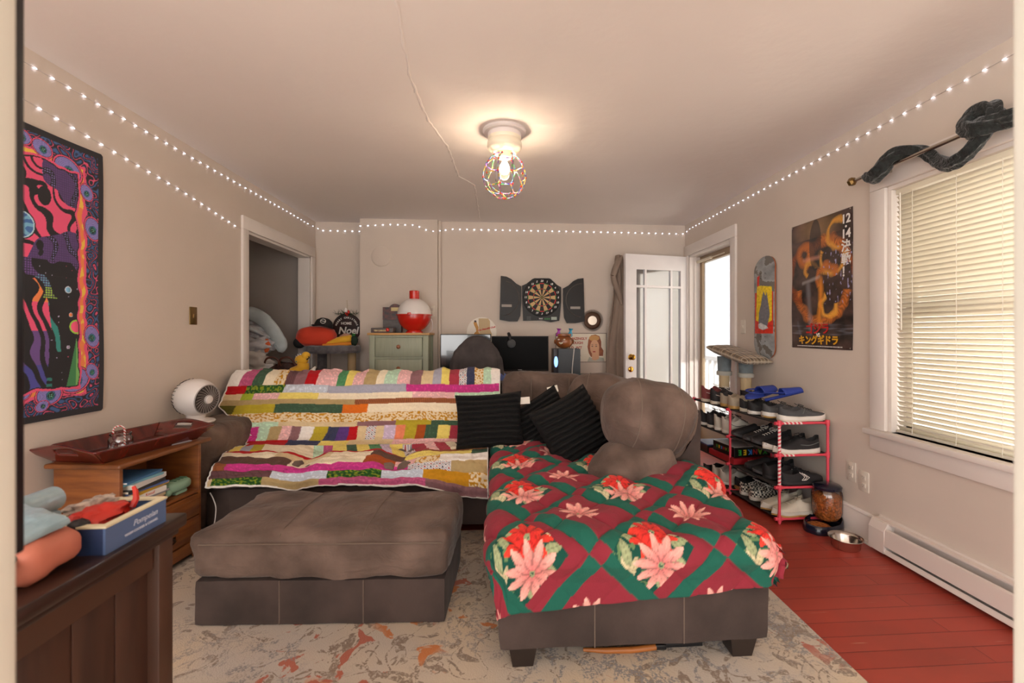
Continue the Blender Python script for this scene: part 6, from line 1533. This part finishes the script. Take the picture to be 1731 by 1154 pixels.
# sunburst mirror
sbm = mat('dark_bronze_rays', '#4a2f1d', .45, metal=.5); sb = thing('sunburst_mirror', 'small round mirror in a dark bronze sunburst frame above the tin sign', 'mirror', (1.04, BY, 1.325))
mm = M()
for k in range(52): a = 2*PI*k/52; mm.tube([(.085*math.cos(a), -.012, .085*math.sin(a)), (.122*math.cos(a), -.012, .122*math.sin(a))], [.005, .002], 5)
mm.lathe([(.048, -.004), (.052, .016), (.075, .02), (.094, .014), (.096, .0)], n=52, T=Matrix.Rotation(PI/2, 4, 'X')); mm.build('sunburst_frame', sbm, sb)
M().lathe([(0, .014), (.05, .014)], n=40, T=Matrix.Rotation(PI/2, 4, 'X')).build('mirror_glass', mat('mirror_pale', '#d6d4cf', .08, metal=1), sb)
# dartboard in a cabinet
dbm = mat('black_moulded_plastic', '#17110e', .38); dbm.node_tree.nodes['Principled BSDF'].inputs['Specular IOR Level'].default_value = .3; dbk = mat('dartboard_black', '#0c0c0d', .6); dtan = mat('dartboard_tan', '#cda877', .7); dred = mat('dartboard_red', '#cf1d1d', .5); dgrn = mat('dartboard_green', '#2a7a34', .5); scw = mat('dartboard_white', '#e8e6e2', .5)
db = thing('dartboard_cabinet', 'electronic dartboard in an open black winged cabinet on the back wall', 'dartboard', (.472, BY, 1.575))
cxp = [(-.205, -.255), (-.215, .0), (-.215, .13), (-.17, .15), (-.10, .205), (-.08, .212), (.08, .212), (.10, .205), (.17, .14), (.215, .115), (.215, -.05), (.195, -.255), (.10, -.27), (0, -.25)]
M().prism([(x, z) for x, z in cxp], -.035, -.001, axis='y').build('cabinet_body', dbm, db, smooth=0)
lw_ = [(-.225, .12), (-.28, .15), (-.335, .20), (-.385, .225), (-.435, .232), (-.45, .232), (-.462, -.245), (-.36, -.262), (-.265, -.262), (-.235, -.20), (-.225, -.05)]
M().prism(lw_, -.05, -.02, axis='y').build('cabinet_door', dbm, db, smooth=0)
M().prism([(-x+.012, z-.018) for x, z in lw_][::-1], -.05, -.02, axis='y').build('cabinet_door', dbm, db, smooth=0)
mm = M(); mm.lathe([(.195, 0), (.195, .006)], n=60, T=TR(-.45, -.0505, 0) @ Matrix.Rotation(PI/2, 4, 'X')); 
def arc(cx, cz, r, a0, a1, w=.0035): return [(cx+r*math.cos(R_(a0+(a1-a0)*k/24)), -.052, cz+r*math.sin(R_(a0+(a1-a0)*k/24))) for k in range(25)]
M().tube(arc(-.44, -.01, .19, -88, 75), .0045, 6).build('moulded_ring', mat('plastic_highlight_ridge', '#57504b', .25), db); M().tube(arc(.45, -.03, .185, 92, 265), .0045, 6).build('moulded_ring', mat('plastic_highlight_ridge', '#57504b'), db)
for x in (-.385, .37): M().box((x-.055, -.0525, -.105 if x < 0 else -.125), (x+.055, -.0505, -.078 if x < 0 else -.098)).build('paper_label', mat('paper_label', '#a59c94', .6), db, smooth=0)
M().text('Brad Bad Bros', .016, TR(-.375, -.0515, -.04) @ TF, bold=.0006).build('handwriting', dbk, db, smooth=0)
Bd = thing('dartboard', 'x', 'x'); bpy.data.objects.remove(Bd)
mm = M(); mm.lathe([(0, .0), (.208, .0), (.208, .012), (.2, .016), (0, .016)], n=72, T=TR(0, -.036, 0) @ Matrix.Rotation(PI/2, 4, 'X')); bdo = mm.build('board', dbk, db, smooth=30)
mm = M(); yb = -.0535
def sect(r0, r1, a0, a1, mi, dy=0):
    n_ = 4; v = []
    for k in range(n_+1):
        a = a0+(a1-a0)*k/n_; v += [(r0*math.cos(a), yb-dy, r0*math.sin(a)), (r1*math.cos(a), yb-dy, r1*math.sin(a))]
    mm.add(v, [(2*k, 2*k+1, 2*k+3, 2*k+2) for k in range(n_)], mi)
nums = [20, 1, 18, 4, 13, 6, 10, 15, 2, 17, 3, 19, 7, 16, 8, 11, 14, 9, 12, 5]
g = .004
for k in range(20):
    a = PI/2-k*2*PI/20; a0, a1 = a-PI/20+g, a+PI/20-g; dark = k % 2 == 0
    sect(.016, .088, a0, a1, 0 if dark else 1); sect(.097, .148, a0, a1, 0 if dark else 1)
    sect(.089, .096, a0, a1, 2 if dark else 3); sect(.149, .157, a0, a1, 2 if dark else 3)
sect(.0, .0075, 0, 2*PI, 2); 
for k in range(5): sect(.0085, .015, 2*PI*k/5, 2*PI*(k+1)/5, 3)
mm.build('scoring_segments', [dbk, dtan, dred, dgrn], bdo, smooth=0)
mm = M()
for k, n_ in enumerate(nums): a = PI/2-k*2*PI/20; mm.text(str(n_), .030, TR(.180*math.cos(a), yb-.0005, .180*math.sin(a)) @ TF, bold=.001, shear=.2)
mm.build('numbers', scw, bdo, smooth=0)
M().box((.105, -.045, -.245), (.165, -.034, -.212)).build('score_display', mat('lcd_grey', '#9aa394', .3), db, smooth=0)
M().box((-.165, -.04, -.25), (-.12, -.034, -.205)).build('speaker_grille', mat('grille_grey', '#4a4c4c', .6), db, smooth=0)
mm = M(); [mm.box((.03+.022*k, -.042, -.243), (.045+.022*k, -.034, -.225)) for k in range(3)]; mm.build('buttons', dgrn, db, smooth=0)
M().text('BULLZ', .014, TR(-.01, -.0365, -.232) @ TF, bold=.0008).build('maker_lettering', scw, db, smooth=0)
# round wooden pin-up sign
rs_ = thing('round_sign', 'round cream sign with red script and a painted figure above the left monitor', 'sign', (-.185, BY, 1.195))
M().lathe([(0, .008), (.163, .008), (.165, .004), (.165, 0)], n=60, T=Matrix.Rotation(PI/2, 4, 'X')).build('disc', mat('cream_disc', '#f3eadc', .5, var=.03), rs_)
def fl2(nm_, m, poly, off): mm = M(); mm.add([(x, -.0085-off, z) for x, z in poly], [tuple(range(len(poly)))]); mm.build(nm_, m, rs_, smooth=0)
fl2('painted_panel', mat('tan_panel', '#cdb389', .6), [(-.03, .0), (-.035, .15), (.07, .15), (.09, .12), (.09, .03), (.11, -.02), (.10, -.06), (.02, -.06)], .0004)
gdn = mat('amber_paint', '#c98f3c', .5)
fl2('painted_figure', gdn, [(-.10, -.05), (-.08, -.01), (-.06, .01), (-.065, .04), (-.08, .07), (-.09, .10), (-.08, .125), (-.06, .12), (-.05, .09), (-.035, .05), (-.04, .02), (-.03, -.01), (-.005, -.02), (-.03, -.04), (-.06, -.05)], .001)
fl2('painted_hair', dke, ovl(-.07, .118, .013, .012, 14), .0016)
rl = mat('scarlet_script', '#c9342a', .5)
M().text('You Beautiful Dolt', .026, TR(.05, -.0105, .038) @ TF @ Matrix.Rotation(R_(12), 4, 'Z'), bold=.001, shear=.35).build('script_lettering', rl, rs_, smooth=0)
# noel sign on the alcove wall
ns2 = thing('christmas_sign', 'round black Noel sign with white script and greenery in the alcove', 'sign', (-1.66, 5.12, 1.245))
M().lathe([(0, .014), (.15, .014), (.155, .008), (.155, 0)], n=56, T=Matrix.Rotation(PI/2, 4, 'X')).build('disc', mat('black_wood_disc', '#1c1412', .6, col2='#3a1412', vscale=12), ns2)
wl = mat('white_script', '#e6e2dc', .5)
mm = M()
for i, ch_ in enumerate('MERRY CHRISTMAS'): a = R_(160-140*i/14); mm.text(ch_, .026, TR(.118*math.cos(a), -.0155, .118*math.sin(a)-.01) @ TF @ Matrix.Rotation(a-PI/2, 4, 'Z'), bold=.001)
mm.text('HOME', .040, TR(-.005, -.0155, .045) @ TF, bold=.001); mm.text('Noel', .105, TR(.015, -.0155, -.035) @ TF, bold=.003, shear=.2); mm.build('lettering', wl, ns2, smooth=0)
rg = random.Random(8); mm = M()
for k in range(70):
    x = rg.uniform(-.11, .12); mm.tube([(x, -.02, .15), (x+rg.uniform(-.05, .05), -.03-rg.uniform(0, .03), .15+rg.uniform(-.03, .05))], [.002, .0006], 4)
o = mm.build('pine_sprig', mat('pine_needles', '#2f4a26', .7), ns2)
mm = M(); [mm.ell((rg.uniform(-.06, .04), -.05, .15+rg.uniform(-.015, .03)), (.012,)*3, 10, 8) for k in range(5)]; mm.build('red_berries', redg, ns2)
mm = M(); mm.lathe([(.012, 0), (.02, .01), (.014, .04), (.006, .05), (0, .05)], n=16, T=TR(0, -.045, .165)); mm.build('white_bell', whg, ns2); M().tube([(0, -.01, .16), (.004, -.008, .24), (0, -.008, .30)], .002, 5).build('hanging_string', mat('twine', '#b09a70', .8), ns2)
# ---------------------------------------------------------------- cat tree
plu = mat('grey_plush', '#6f6a6c', .95, col2='#565154', vscale=25, sheen=.4, bump=.8, bscale=130, bdist=.005); sis = mat('sisal_post', '#b59a74', .9, bump=.6, bscale=200)
ctr = thing('cat_tree', 'grey plush cat tree with sisal post in the corner beside the closet', 'cat tree', (-1.67, 4.72, 0))
mm = M(); softbox(mm, (-.28, -.26, 0), (.24, .24, .05), .02, .004); mm.build('base', plu, ctr)
mm = M(); mm.lathe([(0, 1.005), (.20, 1.0), (.255, .985), (.275, 1.01), (.27, 1.055), (.245, 1.065), (.215, 1.04), (0, 1.03)], n=48, sx=1, sy=.85)
mm.v = [(x*(1+.01*noise.noise(Vector((x*30, y*30, z*30)))), y, z+.006*noise.noise(Vector((x*12, y*12, 1)))) for x, y, z in mm.v]; mm.build('top_perch', plu, ctr)
M().cyl((.17, .05, .05), (.17, .05, 1.0), .042, n=24).build('sisal_post', sis, ctr); M().cyl((-.13, .06, .05), (-.13, .06, 1.0), .046, n=24).build('plush_post', plu, ctr)
mm = M(); mm.lathe([(0, .76), (.14, .755), (.18, .77), (.19, .82), (.175, .83), (.15, .79), (0, .785)], n=40, T=TR(-.17, -.14, 0)); mm.build('lower_bed', plu, ctr)
M().tube([(-.02, -.02, 1.0), (-.02, -.02, .80)], .0015, 5).build('hanging_string', mat('dark_string', '#3a3432', .8), ctr); M().ell((-.02, -.02, .78), (.026,)*3, 18, 12, nz=.1).build('pompom', plu, ctr)
# plush things on the perch: plain soft shapes
rp_ = mat('red_plush', '#c93a1f', .85, sheen=.3, bump=.4, bscale=140); yp = mat('yellow_plush', '#e0ab2c', .85, sheen=.3, bump=.4, bscale=140)
cu = thing('red_plush_cushion', 'rounded bright red plush cushion on the cat tree perch', 'cushion', (-1.80, 4.64, 1.045), R_(6))
mm = M(); mm.ell((0, 0, .105), (.185, .115, .108), 44, 26, p=.85, nz=.06, ns=2.5, seed=3); mm.build('cushion_body', rp_, cu); M().ell((-.155, -.01, .045), (.055, .07, .055), 20, 14).build('dark_side_patch', mat('black_plush', '#1d191b', .9), cu)
cp = thing('baseball_cap', 'black baseball cap with round white badge lying on the red plush cushion', 'cap', (-1.745, 4.66, 1.235), rot=(R_(-14), R_(10), R_(10)))
capm = mat('black_cap_cloth', '#1b1719', .8, bump=.3, bscale=200)
mm = M(); mm.lathe([(.085, 0), (.088, .03), (.075, .07), (.045, .095), (0, .10)], n=32); mm.build('crown', capm, cp)
mm = M(); mm.grid(lambda u, v: ((.085+.06*v*math.sin(u*PI))*math.cos(PI+u*PI), (.085+.075*v*math.sin(u*PI))*math.sin(PI+u*PI), .004-.012*v*math.sin(u*PI)), 24, 6); o = mm.build('brim', capm, cp); q = o.modifiers.new('t', 'SOLIDIFY'); q.thickness = .003
mm = M(); mm.lathe([(.021, .0), (.024, .003), (.027, 0)], n=28, T=TR(0, -.083, .05) @ Matrix.Rotation(R_(75), 4, 'X')); mm.box((-.02, -.087, .048), (.02, -.083, .053)); mm.build('badge', wl, cp)
pp = thing('peach_plush', 'pinkish beige plush lump leaning under the Noel sign', 'plush toy', (-1.58, 4.83, 1.05)); M().ell((0, 0, .065), (.10, .06, .062), 24, 16, nz=.12, ns=2, seed=2, T=Matrix.Rotation(R_(28), 4, 'Y')).build('plush_body', mat('peach_plush_cloth', '#cf9f8a', .9), pp)
bn = thing('banana_plush', 'curved yellow plush with dark green leafy end on the perch edge', 'plush toy', (-1.55, 4.62, 1.05), R_(0))
M().tube(cat([(-.20, -.03, .02), (-.12, -.02, .035), (-.04, 0, .055), (.04, .02, .075), (.09, .02, .085)], 5), [.02]*5+[.032]*5+[.04]*5+[.036]*5+[.025], 14).build('plush_body', yp, bn)
M().ell((.115, .02, .06), (.035, .03, .05), 16, 12, nz=.3).build('dark_green_end', mat('dark_green_plush', '#1c2f22', .9), bn); mm = M(); mm.tube([(.10, .02, .10), (.11, .02, .125), (.09, .02, .13)], [.012, .01, .003], 8); mm.tube([(.10, .02, .10), (.125, .02, .125)], [.012, .003], 8); mm.build('leaf', mat('green_felt', '#2f7a36', .8), bn)
M().tube(cat([(-.16, -.06, .012), (-.05, -.05, .022), (.06, -.04, .03), (.10, -.03, .035)], 4), .018, 10).build('orange_limb', mat('orange_plush', '#d9862a', .9), bn)
# yellow plush dinosaur on the sofa top
dn = thing('yellow_plush_dinosaur', 'yellow plush dinosaur lying behind the sofa by the closet', 'plush toy', (-1.73, 4.02, .79), R_(0))
parts = M(); parts.tube(cat([(-.13, 0, .04), (-.07, 0, .04), (.0, 0, .06), (.05, 0, .09), (.06, 0, .14)], 5), [.035]*2+[.042]*6+[.052]*6+[.05]*4+[.045]*3, 16)
parts.ell((.045, 0, .165), (.055, .045, .045), 20, 14); parts.ell((.085, -.01, .205), (.035, .03, .032), 16, 12); parts.tube([(.07, -.02, .06), (.09, -.03, .02), (.105, -.03, -.01)], [.035, .026, .012], 12)
parts.ell((-.125, 0, .045), (.05, .042, .042), 18, 12); parts.build('plush_body', yp, dn, smooth=180)
mm = M()
for x, z in ((-.005, .205), (.01, .218), (.03, .222)): mm.tube([(x+.01, 0, z-.02), (x, 0, z)], [.008, .001], 6)
for k in range(4): mm.tube([(-.165, -.02+.012*k, .04+.01*k), (-.185, -.02+.012*k, .045+.01*k)], [.006, .001], 6)
mm.build('white_spikes', wl, dn); M().tube([(.11, -.02, .20), (.12, -.03, .185), (.10, -.035, .17)], .005, 6).build('black_band', capm, dn); M().ell((.02, -.044, .155), (.006, .003, .005), 8, 6).build('eye', mat('teal_bead', '#2f7a70', .3), dn)
o = thing('green_white_plush', 'white and green plush with orange patch beside the yellow dinosaur', 'plush toy', (-1.60, 4.02, .80)); M().tube([(-.03, 0, 0), (0, 0, .05), (.03, 0, .10)], [.03, .028, .006], 12).build('white_body', wl, o); M().tube([(-.005, -.022, .0), (.02, -.022, .05), (.045, -.015, .03)], [.014, .018, .012], 10).build('green_patch', mat('green_felt2', '#2f8a3a', .8), o); M().ell((.07, 0, .03), (.05, .03, .025), 14, 10).build('tan_end', mat('tan_plush', '#caa070', .9), o)
# ---------------------------------------------------------------- closet contents
lb_ = mat('white_basket_plastic', '#d5d2d2', .4)
lbk = thing('laundry_basket', 'white perforated laundry basket piled with clothes inside the closet', 'laundry basket', (-2.34, 4.55, .0))
def basket_wall(u, v):
    a = 2*PI*u; r = .21+.05*v; return (r*1.15*math.copysign(abs(math.cos(a))**.7, math.cos(a)), r*.95*math.copysign(abs(math.sin(a))**.7, math.sin(a)), .56+.34*v)
mm = M(); NU_, NV_ = 90, 24; mm.grid(basket_wall, NU_, NV_)
kf = [];
for j in range(NV_):
    for i in range(NU_):
        hole = (i % 6) in (2, 3) and (j % 6) in (2, 3, 4) and j < 21 and not (20 < i % 45 < 32)
        if not hole: kf.append(mm.f[j*NU_+i])
mm.f = kf; mm.mi = [0]*len(kf); mm.lathe([(.262, .90), (.275, .905), (.275, .89)], n=40, sx=1.1, sy=.95)
o = mm.build('basket_wall', lb_, lbk); q = o.modifiers.new('t', 'SOLIDIFY'); q.thickness = .004
M().box((-.24, -.2, 0), (.24, .2, .56), r=.03).build('basket_base', lb_, lbk)
wk = [mat('laundry_grey_cloth', '#b5b3b6', .9, var=.12, vscale=8), mat('laundry_beige_cloth', '#c7bfb8', .9, var=.1, vscale=10), mat('laundry_print_cloth', '#c2c9cc', .9, col2='#9a8f92', vscale=16), mat('laundry_brown_print', '#a8765a', .9, col2='#c8c4c4', vscale=12)]
def heap(name, label, cat_, c, r, m, seed, rot=(0,0,0)):
    t = tag(M().ell((0,0,0), r, 46, 30, p=.9, nz=.42, ns=2.6, seed=seed).build(name, m, smooth=180, loc=c, rot=rot), label, cat_); return t
heap('folded_blanket', 'pale blue-grey blanket arched over the top of the laundry pile', 'blanket', (-2.30, 4.50, 1.21), (.20, .14, .07), wk[2], 4, (0, R_(24), 0))
o = tag(M().tube(cat([(-.20, 0, .10), (-.10, 0, .13), (.02, 0, .07), (.12, 0, -.05), (.17, 0, -.16), (.14, 0, -.19)], 6), [.03]*6+[.038]*8+[.036]*8+[.04]*6+[.03]*3, 18, flat=1.7).build('rolled_quilt', mat('pale_rolled_quilt', '#b3bcbe', .9, var=.08, vscale=9, bump=.5, bscale=60), smooth=180, loc=(-2.22, 4.42, 1.24)), 'pale grey rolled quilt sliding down the right of the laundry pile', 'quilt')
heap('crumpled_shirt', 'grey shirt with brown print at the left of the laundry pile', 'shirt', (-2.46, 4.44, 1.12), (.13, .10, .12), wk[3], 9)
heap('crumpled_shirt', 'beige shirt hanging over the front of the laundry basket', 'shirt', (-2.34, 4.36, .95), (.22, .10, .11), wk[1], 12, (0, R_(12), 0))
heap('crumpled_shirt', 'light grey towel in the middle of the laundry pile', 'towel', (-2.26, 4.40, 1.07), (.16, .12, .08), wk[0], 15)
o = tag(M().ell((0,0,0), (.03, .02, .06), 16, 12, nz=.3).build('orange_garment', mat('orange_print_cloth', '#d8622f', .8), loc=(-2.14, 4.36, 1.07)), 'small orange and red garment poking out of the laundry pile', 'garment')
wb = mat('brown_woven_leather', '#4a261b', .6, col2='#2b1610', vscale=60, bump=.7, bscale=90)
wbg = thing('woven_bag', 'dark brown woven bag with looped handles by the laundry basket', 'bag', (-2.02, 4.42, .72)); mm = M(); mm.ell((0, 0, .08), (.20, .09, .11), 36, 20, nz=.25, ns=3, seed=6); mm.build('bag_body', wb, wbg)
for dx in (-.07, .06): M().tube(cat([(dx-.08, -.06, .15), (dx-.04, -.08, .23), (dx+.04, -.08, .235), (dx+.08, -.06, .16)], 6), .009, 8).build('handle', mat('brown_strap', '#5a2f20', .5), wbg)
gb = thing('storage_bin', 'light grey quilted storage bin in front of the laundry basket', 'storage bin', (-1.98, 3.98, 0), R_(-3)); mm = M(); softbox(mm, (-.20, -.14, 0), (.28, .14, .86), .02, .006); mm.build('bin_body', mat('grey_quilted_cloth', '#9c9b9b', .9, var=.08, vscale=60, bump=.6, bscale=120), gb)
